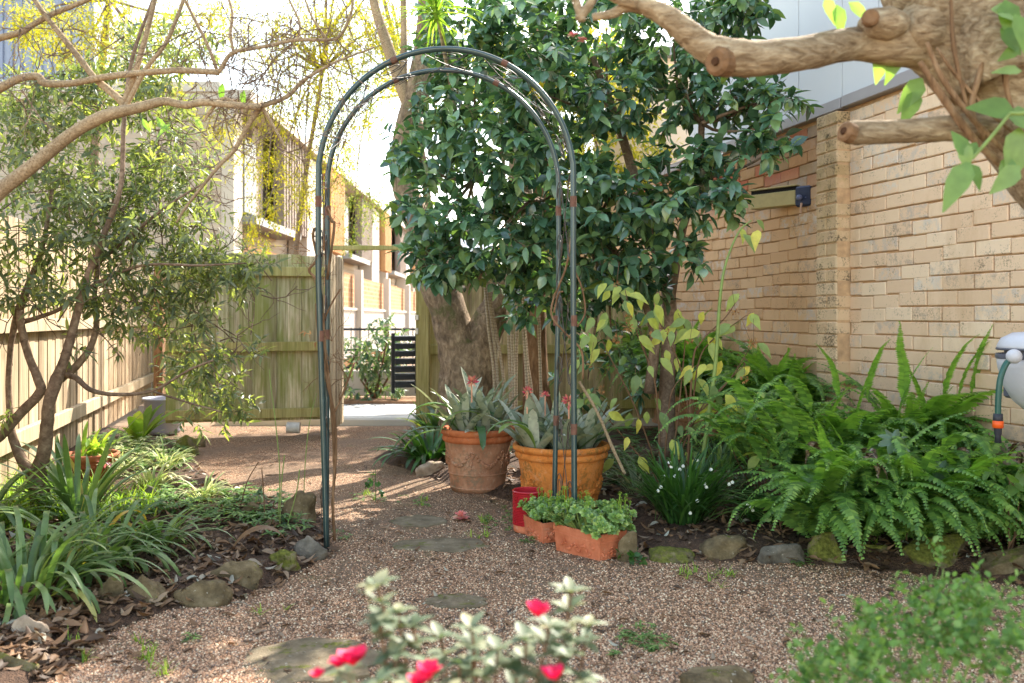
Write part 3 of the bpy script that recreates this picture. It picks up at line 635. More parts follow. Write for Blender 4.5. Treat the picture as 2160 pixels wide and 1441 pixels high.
# ------------------------------------------------------------------ trees behind
def back_tree(name, label, trunk, clumps, mats, ll, dens, bark, group=None):
    t = thing(name, label, 'tree', (trunk[0][0][0], trunk[0][0][1], 0), group)
    b = MB(); 
    for tp, r in [(x, y) for x, y in zip(trunk[0::2], trunk[1::2])]: b.tube(tp, r, 10, res=4, jit=.06)
    for c, r in clumps: b.tube([trunk[0][min(2, len(trunk[0])-1)], (np.array(c)+trunk[0][-1])/2+rng.normal(size=3)*.15, c], [.02, .014, .006], 6, res=3)
    b.build('trunk', bark, t, smooth=True)
    b = MB(); sprigs(b, None, clumps, dens, 9, ll, LEAF['dia'], .3, .25, .5, 1.0, .7)
    b.build('crown', mats, t)
    return t
Yb = 13.0
back_tree('feathery_tree', 'feathery yellow green backlit tree hanging over the townhouses', [pl([(600, 760), (640, 400), (680, 150), (690, -60)], 13.5), [.05, .04, .03, .02], pl([(680, 150), (700, 60), (760, -20)], 13), [.04, .03, .02]],
  [cl(540, 330, 12, 50, 36, .4), cl(610, 350, 12.3, 40, 30, .3), cl(480, 265, 12, 50, 22, .4), cl(650, 400, 12, 40, 20, .3), cl(690, 120, 12.5, 60, 90, .6), cl(640, 190, 12.5, 60, 50, .5), cl(590, 230, 12, 60, 40, .5), cl(740, 60, 12.5, 110, 60, .6), cl(620, 50, 12.5, 110, 50, .6), cl(560, 110, 12.5, 60, 40, .5), cl(820, 160, 12.5, 40, 60, .4), cl(700, 300, 12.5, 50, 50, .4), cl(800, 30, 12.5, 80, 50, .4), cl(560, 430, 11.5, 28, 60, .3), cl(545, 500, 11, 22, 40, .3), cl(760, 250, 12, 50, 30, .4), cl(640, 420, 12, 22, 40, .3)], M['yellow'], .055, 230, M['twig'])
back_tree('olive_tree', 'olive green hanging tree left of the big trunk', [pl([(905, 760), (900, 400), (860, 200), (800, -40)], 14.5), [.08, .07, .05, .03]],
  [cl(780, 420, 14, 60, 60, .5), cl(760, 200, 13.5, 60, 80, .5), cl(720, 330, 14, 40, 60, .5), cl(800, 120, 13.5, 70, 60, .5), cl(830, 60, 13, 60, 50, .5), cl(690, 230, 14, 40, 60, .4), cl(740, 500, 14, 20, 30, .3)], M['yellowdark'], .055, 170, M['twig'])
back_tree('golden_tree', 'golden backlit tree glowing behind the camellia', [pl([(1150, 760), (1160, 500), (1130, 200), (1140, -60)], 11.5), [.16, .14, .11, .08]],
  [cl(1180, 350, 11, 120, 150, .7), cl(1320, 330, 11.3, 100, 140, .7), cl(1080, 150, 11, 140, 120, .7), cl(1250, 150, 11, 130, 120, .7), cl(1100, 520, 10.5, 80, 50, .4), cl(1320, 520, 10.5, 100, 80, .4)], M['yellow'], .10, 130, M['twig'])
back_tree('left_yellow_tree', 'yellow leaved tree in the upper left corner behind the shrub', [pl([(190, 760), (200, 300), (230, 0)], 12), [.08, .06, .04]],
  [cl(150, 80, 11.5, 110, 70, .6), cl(270, 60, 11.5, 110, 80, .6), cl(60, 40, 11.5, 60, 50, .5), cl(380, 50, 11.5, 90, 60, .6), cl(330, 150, 11.5, 70, 40, .5), cl(480, 30, 12, 60, 40, .5)], M['yellow'], .055, 230, M['twig'])
ds = back_tree('far_tree', 'small dark distant tree above the grey roof', [pl([(815, 680), (815, 440)], 60), [.3, .2]], [cl(812, 428, 60, 30, 10, 1.5), cl(850, 436, 60, 20, 7, 1.2)], M['yellowdark'], .3, 6, M['twig'])

# lane shrub behind the gate
def rosette_shrub(name, label, cat, base, clumps, mat, ll, dens, k, tpl, stem, stems, group=None, **kw):
    t = thing(name, label, cat, base, group); b = MB()
    for q, r in stems: b.tube(q, r, 6, res=3)
    tw = b; f = MB(); sprigs(f, tw, clumps, dens, k, ll, tpl, **kw)
    b.build('stems', stem, t, smooth=True); f.build('leaves', mat, t, smooth=True); return t
B0 = P(790, 0, 11.3); base = (B0[0], 11.35, 0)
cls = [cl(760, 800, 11.2, 45, 60, .3), cl(800, 740, 11.3, 55, 50, .3), cl(745, 750, 11.2, 40, 40, .25), cl(820, 700, 11.3, 38, 22, .25), cl(790, 830, 11.1, 50, 28, .25), cl(850, 745, 11.4, 20, 30, .15)]
rosette_shrub('lane_shrub', 'dark glossy many lobed shrub growing across the lane', 'shrub', base, cls, M['aralia'], .13, 75, 7, LEAF['lance'], M['brownstem'], [([base, c], [.02, .01]) for c, r in cls], twl=.1, spread=1.3)

# the big forked tree in front of the back fence
bt = thing('forked_tree', 'large rough barked tree with mossy forked trunk behind the terracotta pots', 'tree', (P(975, 0, 7.2)[0], 7.2, 0))
Y0 = 7.25
b = MB()
b.tube([np.array((P(972, 0, Y0)[0], Y0, -.05))]+list(pl([(980, 840), (976, 770), (962, 715), (944, 650), (922, 590), (895, 500), (862, 420), (845, 360), (858, 270), (885, 180), (902, 60), (905, -60)], Y0)), np.array([62, 58, 50, 42, 38, 40, 32, 27, 24, 24, 26, 24, 22])/F*Y0, 18, res=4, jit=.05)
b.build('left_trunk', M['barkbig'], bt, smooth=True)
b = MB(); b.tube(pl([(985, 840), (1000, 770), (1018, 710), (1045, 650), (1066, 600), (1085, 540), (1095, 460), (1100, 300)], Y0+.02), np.array([56, 50, 40, 32, 29, 28, 26, 24])/F*Y0, 16, res=4, jit=.06)
b.build('right_trunk', M['barkbig'], bt, smooth=True)
b = MB(); b.tube(pl([(888, 290), (850, 190), (815, 90), (790, 10), (780, -60)], Y0), np.array([17, 14, 12, 10, 9])/F*Y0, 10, res=4); b.tube(pl([(850, 190), (852, 90), (850, -40)], Y0), np.array([9, 7, 6])/F*Y0, 8, res=4)
b.build('limb', M['barkgrey'], bt, smooth=True)
b = MB(); sprigs(b, None, [cl(870, -60, 7.4, 160, 40, .6), cl(700, -40, 7.6, 120, 30, .5)], 40, 9, .05, LEAF['dia'], .25, .3, .5); b.build('crown', M['yellow'], bt)
st = thing('brown_trunk_tree', 'smooth brown tree trunk standing behind the pale canes', 'tree', (P(1130, 0, 7.3)[0], 7.3, 0))
b = MB(); b.tube(pl([(1136, 880), (1130, 800), (1128, 700), (1126, 600), (1130, 480), (1145, 300)], 7.3), np.array([34, 27, 25, 24, 22, 18])/F*7.3, 14, res=4, jit=.04); b.build('trunk', M['barkred'], st, smooth=True)
b = MB(); sprigs(b, None, [cl(1150, 260, 7.4, 120, 70, .5)], 60, 9, .06, LEAF['dia'], .25, .3, .5); b.build('crown', M['yellowdark'], st)

# pale canes with a spiky head
cn = thing('cane_plant', 'cluster of tall thin pale ringed canes rising beside the forked tree', 'plant', (P(1090, 0, 6.7)[0], 6.7, 0))
heads = []
for q in ([(1042, 800), (1031, 700), (1024, 620), (1020, 560), (1000, 430), (975, 300)], [(1050, 805), (1040, 700), (1031, 620), (1027, 560)], [(1062, 800), (1046, 700), (1036, 640), (1030, 590)],
          [(1077, 830), (1073, 700), (1071, 560), (1070, 520), (1060, 300)], [(1082, 800), (1079, 700), (1078, 600), (1080, 520)], [(1088, 820), (1090, 700), (1094, 600), (1095, 520)],
          [(1112, 840), (1106, 720), (1099, 640), (1095, 590), (1098, 520)], [(1122, 840), (1112, 760), (1104, 640), (1105, 560)], [(1141, 850), (1138, 740), (1135, 640), (1132, 540), (1120, 400)]):
    yq = 6.6+U(-.12, .12); pts = pl(q, yq); pts = np.concatenate([[pts[0]*np.array((1, 1, 0))], pts]); b = MB()
    b.tube(pts, U(3.0, 4.0)/F*yq, 8, res=5); b.build('cane', M['canestem'], cn, smooth=True); heads.append(pts[-1])
b = MB()
b.tube(pl([(975, 300, 6.4), (945, 150, 6.0), (925, 40, 5.6)]), .014, 8, res=3)
b.build('cane', M['canestem'], cn, smooth=True)
b = MB(); hd = P(920, 25, 5.5)
for i in range(70): ribbon(b, hd+np.array((0, 0, U(-.06, .06))), U(0, 6.28), U(-.3, 1.4), U(.3, 1.2), U(.28, .42), .02, 6, .3, 'grass')
b.build('leaf_head', M['grass'], cn)

# ------------------------------------------------------------------ camellia
ca = thing('camellia_tree', 'large camellia with dense dark glossy leaves filling the middle of the garden', 'tree', (P(1395, 0, 6.2)[0], 6.2, 0))
CC = [cl(960, 200, 6.2, 90, 70, .5), cl(900, 330, 6.0, 85, 80, .5), cl(930, 450, 5.8, 85, 85, .5), cl(1010, 100, 6.3, 90, 100, .5), cl(930, 80, 6.5, 50, 60, .4), cl(1120, 60, 6.2, 120, 100, .6),
  cl(1060, 320, 5.7, 110, 120, .55), cl(1040, 500, 5.6, 100, 90, .5), cl(960, 560, 5.7, 70, 40, .35), cl(1150, 200, 5.8, 120, 120, .6), cl(1180, 400, 5.6, 110, 130, .6), cl(1150, 540, 5.7, 90, 60, .45),
  cl(1280, 60, 6.0, 130, 100, .6), cl(1300, 210, 5.8, 90, 60, .5), cl(1420, 90, 5.9, 110, 90, .5), cl(1520, 60, 5.9, 80, 80, .4), cl(1570, 10, 5.9, 50, 50, .35), cl(1450, 200, 5.8, 70, 60, .4), cl(1540, 190, 5.8, 60, 60, .35),
  cl(1300, 420, 5.7, 95, 100, .5), cl(1400, 440, 5.6, 75, 70, .4), cl(1290, 560, 5.8, 100, 70, .45), cl(1440, 340, 5.6, 70, 50, .35), cl(1530, 320, 5.5, 70, 38, .3), cl(1620, 270, 5.5, 50, 45, .25), cl(1600, 210, 5.6, 55, 35, .25), cl(1650, 205, 5.5, 42, 26, .2), cl(1630, 320, 5.4, 40, 22, .2),
  cl(1490, 420, 5.5, 60, 50, .3), cl(1440, 540, 5.6, 55, 30, .25), cl(1360, 620, 5.9, 60, 40, .3), cl(1010, 590, 5.6, 36, 26, .2), cl(890, 560, 5.7, 36, 40, .2), cl(1130, 640, 5.9, 60, 36, .3), cl(1210, 640, 6.1, 55, 50, .35), cl(845, 310, 5.9, 26, 26, .2), cl(1530, 400, 5.4, 32, 30, .2)]
DK = [cl(1290, 720, 6.3, 80, 70, .3), cl(1370, 780, 6.4, 80, 80, .3), cl(1240, 800, 6.3, 55, 60, .25), cl(1230, 700, 6.2, 40, 60, .25)]
b = MB(); tr = [P(1405, 820, 6.3)*np.array((1, 1, 0))]+list(pl([(1408, 780), (1412, 640), (1395, 560), (1370, 480), (1340, 380), (1300, 250), (1250, 120)], 6.2))
b.tube(tr, [.06, .055, .05, .045, .042, .036, .03, .02], 10, res=4, jit=.04)
b.tube(pl([(1412, 640), (1440, 480), (1475, 380), (1480, 260), (1490, 190), (1500, 80)], 6.0), [.035, .03, .026, .022, .02, .012], 8, res=4)
b.tube(pl([(1370, 830), (1380, 700), (1340, 600), (1250, 480), (1130, 420), (1000, 380)], 6.1), [.04, .036, .032, .028, .022, .015], 8, res=4)
b.tube(pl([(1475, 380), (1560, 330), (1640, 290)], 5.7), [.018, .012, .006], 6, res=4)
b.tube(pl([(1480, 260), (1560, 230), (1650, 200)], 5.7), [.014, .010, .005], 6, res=4)
ends = [P(1340, 380, 6.2), P(1300, 250, 6.2), P(1480, 260, 6), P(1250, 480, 6.1), P(1130, 420, 6.1), P(1000, 380, 6.1), P(1475, 380, 6)]
for c, r in CC+DK:
    e = min(ends, key=lambda q: np.linalg.norm(q-c)); m_ = (e+c)/2+rng.normal(size=3)*.06; b.tube([e, m_, c], [.014, .010, .006], 5, res=3)
b.build('trunk', M['barkleft'], ca, smooth=True)
b = MB(); tw = MB()
sprigs(b, tw, CC, 118, 8, .102, LEAF['wide'], .09, .35, .35, 1.12, .95)
sprigs(b, tw, DK, 46, 8, .09, LEAF['wide'], .09, .3, .3, 1.0, .95)
b.build('crown', M['camellia'], ca, smooth=True); tw.build('twigs', M['barkleft'], ca)
b = MB()
for q in ((1208, 75, 5.3), (1228, 85, 5.3)):
    c = P(*q)
    for i in range(9): a = i*.7; b.inst(LEAF['round'], [c], [(math.cos(a), math.sin(a), U(-.2, .6))], [(0, 0, 1)], .035)
b.build('flower', M['palepink'], ca)

# ------------------------------------------------------------------ small multi stem tree at the left
lt = thing('leafy_shrub_tree', 'multi stemmed small tree with narrow grey green leaves at the left fence', 'tree', G(82, 1115))
YL = 4.45; r_ = YL/F
for nm, q, r in (('trunk', [(84, 1150), (88, 1110), (86, 1050), (76, 1000)], [26, 23, 20, 20]),
    ('stem', [(76, 1005), (92, 960), (99, 900), (104, 850), (118, 805), (132, 770), (150, 710), (166, 650), (190, 570), (225, 480), (255, 390), (262, 250), (280, 120), (330, -20)], [17, 14, 13, 12, 13, 10, 9, 8, 7, 6, 5, 4.5, 4, 3]),
    ('stem', [(128, 800), (165, 768), (192, 730), (204, 680), (200, 620), (215, 520), (240, 420)], [9, 8, 7, 6, 5, 4, 3]),
    ('stem', [(132, 790), (160, 797), (190, 822), (240, 832), (320, 825), (400, 780), (450, 760)], [7, 6, 5, 4, 3, 2.4, 2]),
    ('stem', [(70, 1000), (45, 968), (25, 915), (20, 860), (18, 800), (24, 720), (40, 655), (60, 600), (90, 520), (110, 400)], [13, 11, 9, 7, 6, 6, 9, 7, 5, 4]),
    ('stem', [(-30, 940), (0, 922), (40, 875), (84, 828), (80, 800), (60, 750), (45, 690), (42, 655)], [10, 10, 10, 10, 9, 8, 8, 8]),
    ('stem', [(45, 680), (80, 670), (130, 650), (200, 600), (300, 560), (420, 560), (520, 555)], [6, 5, 4, 4, 3, 2.5, 1.5]),
    ('stem', [(190, 570), (270, 500), (360, 430), (440, 380)], [5, 4, 3, 2]),
    ('stem', [(320, 825), (400, 850), (470, 870)], [2.5, 2, 1.5])):
    b = MB(); yv = 0 if nm == 'trunk' else U(-.15, .15); b.tube(pl([(x, y, YL+yv*min(1, i/3)) for i, (x, y) in enumerate(q)]), np.array(r)*r_, 12 if nm == 'trunk' else 9, res=5, jit=.05)
    b.build(nm, M['barkleft'], lt, smooth=True)
LC = [cl(90, 330, 4.6, 120, 110, .4), cl(50, 470, 4.4, 110, 90, .35), cl(190, 470, 4.5, 130, 100, .4), cl(320, 440, 4.7, 110, 100, .4), cl(130, 600, 4.4, 130, 50, .3), cl(40, 610, 4.4, 70, 50, .25),
  cl(300, 560, 4.6, 120, 80, .35), cl(400, 480, 4.8, 60, 60, .3), cl(400, 560, 4.8, 90, 50, .3), cl(500, 555, 5.0, 75, 30, .22), cl(200, 230, 4.8, 100, 70, .35), cl(60, 210, 4.8, 70, 50, .3),
  cl(330, 300, 4.9, 90, 60, .3), cl(300, 110, 5.0, 90, 70, .3), cl(400, 100, 5.0, 50, 50, .25), cl(350, 380, 4.8, 80, 60, .3), cl(420, 330, 4.8, 40, 50, .2), cl(240, 650, 4.5, 60, 40, .25), cl(330, 660, 4.7, 70, 40, .25), cl(410, 650, 4.8, 50, 45, .2),
  cl(430, 740, 4.9, 90, 38, .22), cl(500, 745, 4.9, 60, 20, .15), cl(540, 565, 4.9, 60, 24, .15), cl(470, 600, 4.9, 70, 30, .2), cl(380, 600, 4.8, 80, 40, .2), cl(470, 810, 4.9, 50, 26, .15), cl(480, 870, 4.9, 36, 30, .12), cl(390, 790, 4.9, 60, 30, .2), cl(440, 840, 4.9, 60, 28, .2), cl(490, 860, 4.9, 28, 22, .12), cl(405, 880, 4.9, 25, 22, .1), cl(170, 730, 4.5, 28, 16, .1), cl(255, 700, 4.6, 30, 40, .15), cl(330, 720, 4.7, 40, 30, .2), cl(10, 870, 4.3, 18, 22, .08), cl(60, 260, 4.7, 80, 50, .3), cl(150, 180, 4.9, 80, 40, .3), cl(250, 180, 4.9, 80, 50, .3), cl(350, 200, 4.9, 70, 50, .3), cl(160, 380, 4.6, 90, 60, .3)]
b = MB(); tw = MB(); sprigs(b, tw, LC, 185, 10, .067, LEAF['narrow'], .11, .25, .12, 1.2, .95, twr=.0013)
bb_ = MB()
for c, r in LC[:22]:
    for i in range(3): twigs(bb_, c+rng.normal(size=3)*.1, rng.normal(size=3)+np.array((0, 0, .5)), .3, .004, 1)
b.build('crown', M['shrub'], lt, smooth=True); tw.build('twigs', M['twig'], lt); bb_.build('branchlets', M['twig'], lt)

# overhanging bare tree from the left
ot = thing('bare_branch_tree', 'leafless tree reaching bare crooked branches in from the upper left', 'tree', (-2.35, 3.2, 0))
b = MB(); b.tube([(-2.35, 3.2, 0), (-2.3, 3.2, .7), (-2.2, 3.2, 1.35), (-2.15, 3.22, 2.0), (-2.2, 3.25, 3.0)], [.09, .075, .07, .055, .04], 12, res=4); b.build('trunk', M['barkgrey'], ot, smooth=True)
Yv = 3.2; rr = Yv/F
BR = [([(-2.2, 3.2, 1.3)], [(-40, 440), (0, 402), (80, 340), (150, 283), (220, 245), (290, 228), (345, 214), (390, 222), (430, 216), (490, 222), (550, 226)], [17, 16, 14, 13, 13, 11, 9, 8, 7, 7, 7]),
 ([], [(550, 226), (525, 262), (495, 315), (462, 350), (425, 395), (390, 440), (372, 470)], [6, 5, 5, 4, 3.5, 3, 2]),
 ([], [(550, 224), (570, 255), (590, 290), (601, 312)], [5, 3, 2.6, 2]),
 ([], [(548, 226), (605, 204), (640, 170), (690, 140), (725, 124), (790, 100)], [5, 4.5, 4, 3, 2.4, 2]),
 ([], [(275, 230), (235, 195), (200, 165), (165, 120), (125, 70), (90, 25), (60, -20)], [9, 8, 7, 6.5, 6, 5, 5]),
 ([], [(255, 235), (280, 170), (298, 110), (312, 60), (330, -15)], [7, 6.5, 6, 5.5, 5]),
 ([], [(262, 232), (305, 150), (350, 90), (380, 20), (390, -15)], [5, 5, 4.5, 4, 4]),
 ([(-2.17, 3.21, 1.85)], [(-40, 205), (0, 186), (40, 166), (80, 162), (95, 176), (150, 176), (220, 163), (300, 154), (380, 149), (462, 153)], [10, 9, 8, 8, 8, 7, 7, 6.5, 6.5, 6.5]),
 ([], [(462, 153), (480, 122), (500, 108), (560, 98), (620, 85), (680, 84), (715, 78), (740, 30), (745, -10)], [5, 4.5, 4.5, 4, 4, 3.5, 3, 3, 3]),
 ([], [(458, 150), (440, 100), (415, 50), (385, -10)], [4, 3.5, 3.5, 3]),
 ([], [(492, 108), (486, 70), (490, 30), (480, -10)], [3.5, 3.5, 3, 3]),
 ([(-2.17, 3.22, 2.05)], [(-40, 92), (0, 80), (45, 68), (70, 52), (110, 30), (160, 10), (210, -12)], [8, 7, 6.5, 6, 6, 5, 5]),
 ([], [(628, 84), (632, 50), (615, 10), (600, -20)], [2.6, 2.5, 2.2, 2]),
 ([], [(690, 84), (660, 40), (640, -10)], [2.6, 2.4, 2]),
 ([], [(495, 220), (470, 208), (440, 240), (430, 258)], [4.5, 4, 3.5, 2])]
for pre, q, r in BR:
    b = MB(); pts = pl(q, Yv+U(-.03, .03)); rad = np.array(r)*rr
    if pre: pts = np.concatenate([np.array(pre, float), pts]); rad = np.concatenate([[rad[0]*1.25], rad])
    b.tube(pts, rad, 9, res=5, jit=.04); b.build('branch', M['barkgrey'], ot, smooth=True)
b = MB()
for x, y, n_ in ((430, 180, 4), (480, 140, 6), (520, 100, 7), (560, 150, 6), (600, 90, 7), (470, 220, 5), (530, 225, 5), (600, 200, 6), (640, 170, 6), (690, 140, 5), (700, 84, 3), (495, 315, 4), (450, 360, 4), (420, 400, 4), (600, 312, 3), (560, 60, 4), (660, 60, 4), (740, 60, 3), (780, 90, 2), (420, 60, 4), (380, 130, 3), (100, 120, 4), (40, 60, 4), (60, 200, 3), (180, 70, 4), (440, 280, 4), (500, 180, 6), (620, 40, 3), (700, 30, 2)):
    for i in range(n_): twigs(b, P(x+U(-15, 15), y+U(-12, 12), Yv+U(-.05, .08)), (U(-1, 1), U(-.4, .5), U(-1, 1)), U(.1, .24), U(.0018, .0028), 2, .8)
b.build('twigs', M['twig'], ot)
b = MB(); 
for x, y in ((300, 250), (330, 247), (360, 262), (320, 255), (410, 247), (330, 262), (470, 175), (515, 190)):
    b.inst(LEAF['lance'], [P(x, y, Yv)], [(U(-1, 1), U(-.5, .5), -U(.2, 1))], [(0, -1, .4)], U(.05, .08))
b.build('last_leaves', M['bigleaf'], ot)

# pruned tree reaching in from the upper right
pt = thing('pruned_tree', 'thick pale barked tree with sawn off limbs at the upper right', 'tree', (1.95, 2.3, 0))
Yp = 2.2; rp = Yp/F
b = MB(); b.tube([(2.15, 2.35, -.05), (2.0, 2.32, .5), (1.8, 2.27, .95)]+list(pl([(2318, 455), (2200, 305), (2108, 162), (2024, 45), (1972, -70), (1950, -260), (1990, -480), (2010, -760)], Yp)), [.17, .15, .13, .125, .12, .125, .13, .135, .11, .09, .06], 22, res=5, jit=.03); b.build('trunk', M['barkprun'], pt, smooth=True)
b = MB(); b.tube(pl([(2110, 160), (2080, 80), (2090, -60)], Yp-.06), [.12, .1, .1], 16, res=5, jit=.04); b.build('limb', M['barkprun'], pt, smooth=True)
b = MB(); b.tube(pl([(2060, 150, 2.2), (1960, 90, 2.2), (1880, 95, 2.18), (1800, 92, 2.16), (1700, 112, 2.12), (1600, 124, 2.1), (1545, 122, 2.1), (1520, 130, 2.1)]), np.array([85, 65, 42, 34, 34, 36, 38, 34])*rp, 18, res=5, jit=.035); b.build('limb', M['barkprun'], pt, smooth=True)
b = MB(); b.tube(pl([(1560, 120), (1500, 105), (1460, 78), (1410, 38), (1360, 14), (1320, 15), (1290, 30), (1250, 36)], 2.1), np.array([34, 30, 27, 23, 17, 11, 9, 7])*rp, 14, res=5, jit=.035); b.build('limb', M['barkprun'], pt, smooth=True)
b = MB(); b.tube(pl([(1345, 8), (1290, -10), (1260, -60)], 2.08), np.array([12, 10, 9])*rp, 10, res=5); b.build('limb', M['barkprun'], pt, smooth=True)
b = MB(); b.tube(pl([(1218, 42), (1228, 30), (1245, 8), (1265, -30)], 2.05), np.array([7, 9, 9, 8])*rp, 10, res=5); b.tube(pl([(1228, 45), (1218, 10), (1205, -30)], 2.05), np.array([8, 8, 8])*rp, 10, res=5); b.build('twig_fork', M['barkprun'], pt, smooth=True)
b = MB(); b.tube(pl([(2100, 262), (2040, 268), (1960, 274), (1880, 278), (1810, 280), (1785, 280)], 2.12), np.array([34, 28, 25, 24, 25, 22])*rp, 16, res=5, jit=.04); b.build('cut_limb', M['barkprun'], pt, smooth=True)
M['cut'] = flat('sawn wood', srgb(122, 92, 66), .9, .2, .35, 40, bump=.6)
def disc(mb, c, nrm, r, d=.02):
    nrm = unit(nrm); mb.tube([c-nrm*d, c+nrm*d*.6, c+nrm*d], [r, r, r*.75], 14, res=None)
M['heart'] = flat('dark heartwood', srgb(70, 48, 34), .95, .1, .4, 60, bump=.6)
b = MB(); disc(b, P(1518, 131, 2.071), np.array((-.75, -.65, -.1)), 10*rp, .021); b.build('cut_heart', M['heart'], pt)
b = MB(); disc(b, P(1786.5, 279, 2.088), np.array((-.9, -.4, .2)), 9*rp, .014); b.build('cut_heart', M['heart'], pt)
b = MB(); disc(b, P(1519, 130, 2.075), np.array((-.75, -.65, -.1)), 29*rp); b.build('cut_face', M['cut'], pt)
b = MB(); disc(b, P(1787, 279, 2.09), np.array((-.9, -.4, .2)), 21*rp, .012); b.build('cut_face', M['cut'], pt)
b = MB(); 
V_, f_ = ICO[3]; 
b.add(V_*np.array((52, 45, 34))*rp*(1+.04*np.sin(V_[:, :1]*9))+P(1862, 52, 2.13), f_); b.add(V_*np.array((60, 60, 60))*rp+P(1950, 60, 2.17), f_); b.build('branch_collar', M['barkprun'], pt, smooth=True)
b = MB(); disc(b, P(1836, 38, 2.07), np.array((-.35, -.9, -.05)), 17*rp, .012); b.build('cut_face', M['cut'], pt)
b = MB() # stringy aerial ridges on the trunk
for q, r in (([(2005, -20), (2012, 100), (2040, 230)], 5), ([(1955, 90), (1990, 170), (2060, 260), (2130, 330)], 6), ([(1940, 130), (1985, 200), (2060, 300), (2150, 380)], 8), ([(2085, 90), (2065, 160), (2050, 230), (2075, 290)], 6), ([(2130, 60), (2120, 160), (2140, 260)], 6), ([(1975, 100), (2010, 150), (2080, 230), (2150, 290)], 4)):
    b.tube(pl(q, 2.065), np.array([r*.6]+[r]*(len(q)-2)+[r*.7])*rp, 8, res=6, jit=.05)
b.build('bark_ridges', M['barkred'], pt, smooth=True)
b = MB()
def bigleaf(x, y, ang, L, Yl, w=1.0, tpl='lance', dy=-.2):
    c = P(x, y, Yl); d = np.array((math.cos(ang), dy, -math.sin(ang))); b.inst(LEAF[tpl], [c], [d], [(U(-.3, .3), -1, U(.1, .6))], L*Yl/F, L*Yl/F*w)
for a in ((1895, 105, 1.9, 75, 2.2, 1.3), (1860, 105, 1.7, 70, 2.2, 1.6), (1765, 10, 1.4, 65, 2.2, 1.4), (1790, 5, .7, 60, 2.2, 1.4), (1740, -5, 1.2, 60, 2.2, 1.3), (1945, 165, 2.2, 85, 2.2, 1.5), (1935, 190, 2.0, 80, 2.2, 1.4), (1960, 130, 1.3, 60, 2.2, 1.5), (1985, 170, 1.2, 55, 2.2, 1.4), (2140, 235, 3.3, 95, 2.0, 1.6), (2150, 270, 1.7, 110, 2.0, 2.0), (2120, 240, .3, 90, 2.0, 2.0), (2130, 330, 1.9, 60, 2.0, 1.6),
          (2045, 340, 2.15, 115, 1.9, 1.3), (2045, 345, 1.1, 60, 1.9, 1.6), (2040, 330, 4.2, 60, 1.9, 1.7), (2030, 300, 1.4, 60, 1.9, 1.6), (2060, 300, 2.2, 50, 1.95, 1.5), (2090, 20, .2, 80, 2.0, 2.0), (2110, 60, .8, 70, 2.0, 2.0), (2120, 0, 1.4, 80, 2.0, 2.0), (2150, 100, 2.6, 50, 2.0, 1.6), (2155, 150, 3.2, 60, 2.0, 1.2), (2140, 30, 1.2, 90, 1.95, 1.6), (2150, 350, 2.4, 80, 1.95, 1.6)): bigleaf(*a)
sprigs(b, None, [(P(2010, -760, 2.3), (.5, .5, .35)), (P(1850, -620, 2.3), (.35, .4, .25)), (P(2200, -520, 2.4), (.4, .4, .3))], 30, 5, .14, LEAF['lance'], .1, .2, .5, 1.5)
b.build('leaves', M['bigleaf'], pt, smooth=True)
b = MB(); b.tube(pl([(2130, 240), (2090, 290), (2050, 335)], 1.93), .004, 6, res=3); b.tube(pl([(2165, 240), (2130, 240)], 1.95), .005, 6); b.build('leaf_stem', M['greenstem'], pt)
# ------------------------------------------------------------------ garden arch
M['arch'] = flat('dark green enamelled tube', srgb(46, 68, 70), .3, .6, .2, 14, bump=.15)
M['rust'] = flat('rusty collar', srgb(112, 78, 64), .8, .3, .3, 40, bump=.4)
M['wire'] = flat('rusty wire', srgb(74, 62, 54), .5, .5, .3, 20)
ar = thing('garden_arch', 'tall dark green metal garden arch with wire scrolls standing over the path', 'garden arch', (-.3, 4.25, 0))
def hoop(Yh, xl0, xl1, xr0, xr1, top, r):
    R0 = (xr1-xl1)/2; cx = (xr1+xl1)/2; zc_ = top-R0
    pts = [(xl0, Yh, -.06), (xl0+(xl1-xl0)*.5, Yh, zc_*.35), (xl1, Yh, zc_*.72), (xl1, Yh, zc_)]
    arc = [(cx-R0*math.cos(a), Yh, zc_+R0*math.sin(a)) for a in np.linspace(0, math.pi, 25)[1:-1]]
    pts = pts+arc+[(xr1, Yh, zc_), (xr1, Yh, zc_*.72), (xr0+(xr1-xr0)*.5, Yh, zc_*.35), (xr0, Yh, -.06)]
    b = MB(); b.tube(pts, r, 12, res=3); b.build('hoop', M['arch'], ar, smooth=True)
    cols = [(xl1, Yh, 1.60), (xl0+(xl1-xl0)*.7, Yh, .98), (xr1, Yh, 1.60), ((xr0+xr1)/2, Yh, 1.05), ((xr0+xr1)/2, Yh, .55)]
    for x, y, z in cols:
        b = MB(); b.tube([(x, y, z-.03), (x, y, z+.02)], r*1.14, 12); b.build('collar', M['rust'], ar)
    for a in (1.15, 2.05):
        b = MB(); c = [(cx-R0*math.cos(q_), Yh, zc_+R0*math.sin(q_)) for q_ in (a-.025, a, a+.025)]; b.tube(c, r*1.14, 12); b.build('collar', M['rust'], ar)
    # thin rib along the tube front, its pale colour a painted highlight
    b = MB(); b.tube([(x*1.0, y-r*.93, z) if True else 0 for x, y, z in pts], r*.16, 5, res=3); b.build('rib', flat('highlight rib', srgb(110, 118, 106), .4, .5), ar, smooth=True)
    return pts
YN, YF = 4.07, 4.42
hoop(YN, -.853, -.893, .289, .283, 2.30, .0135)
hoop(YF, -.93, -.925, .209, .233, 2.30, .0125)
def scroll(c, ax1, ax2, r, turns=1.5, flip=1):
    t = np.linspace(0, turns*2*math.pi, 30); rad = r*(1-.6*t/t[-1]); return np.array(c)+(np.cos(t)*rad)[:, None]*np.array(ax1)+(np.sin(t)*rad*flip)[:, None]*np.array(ax2)
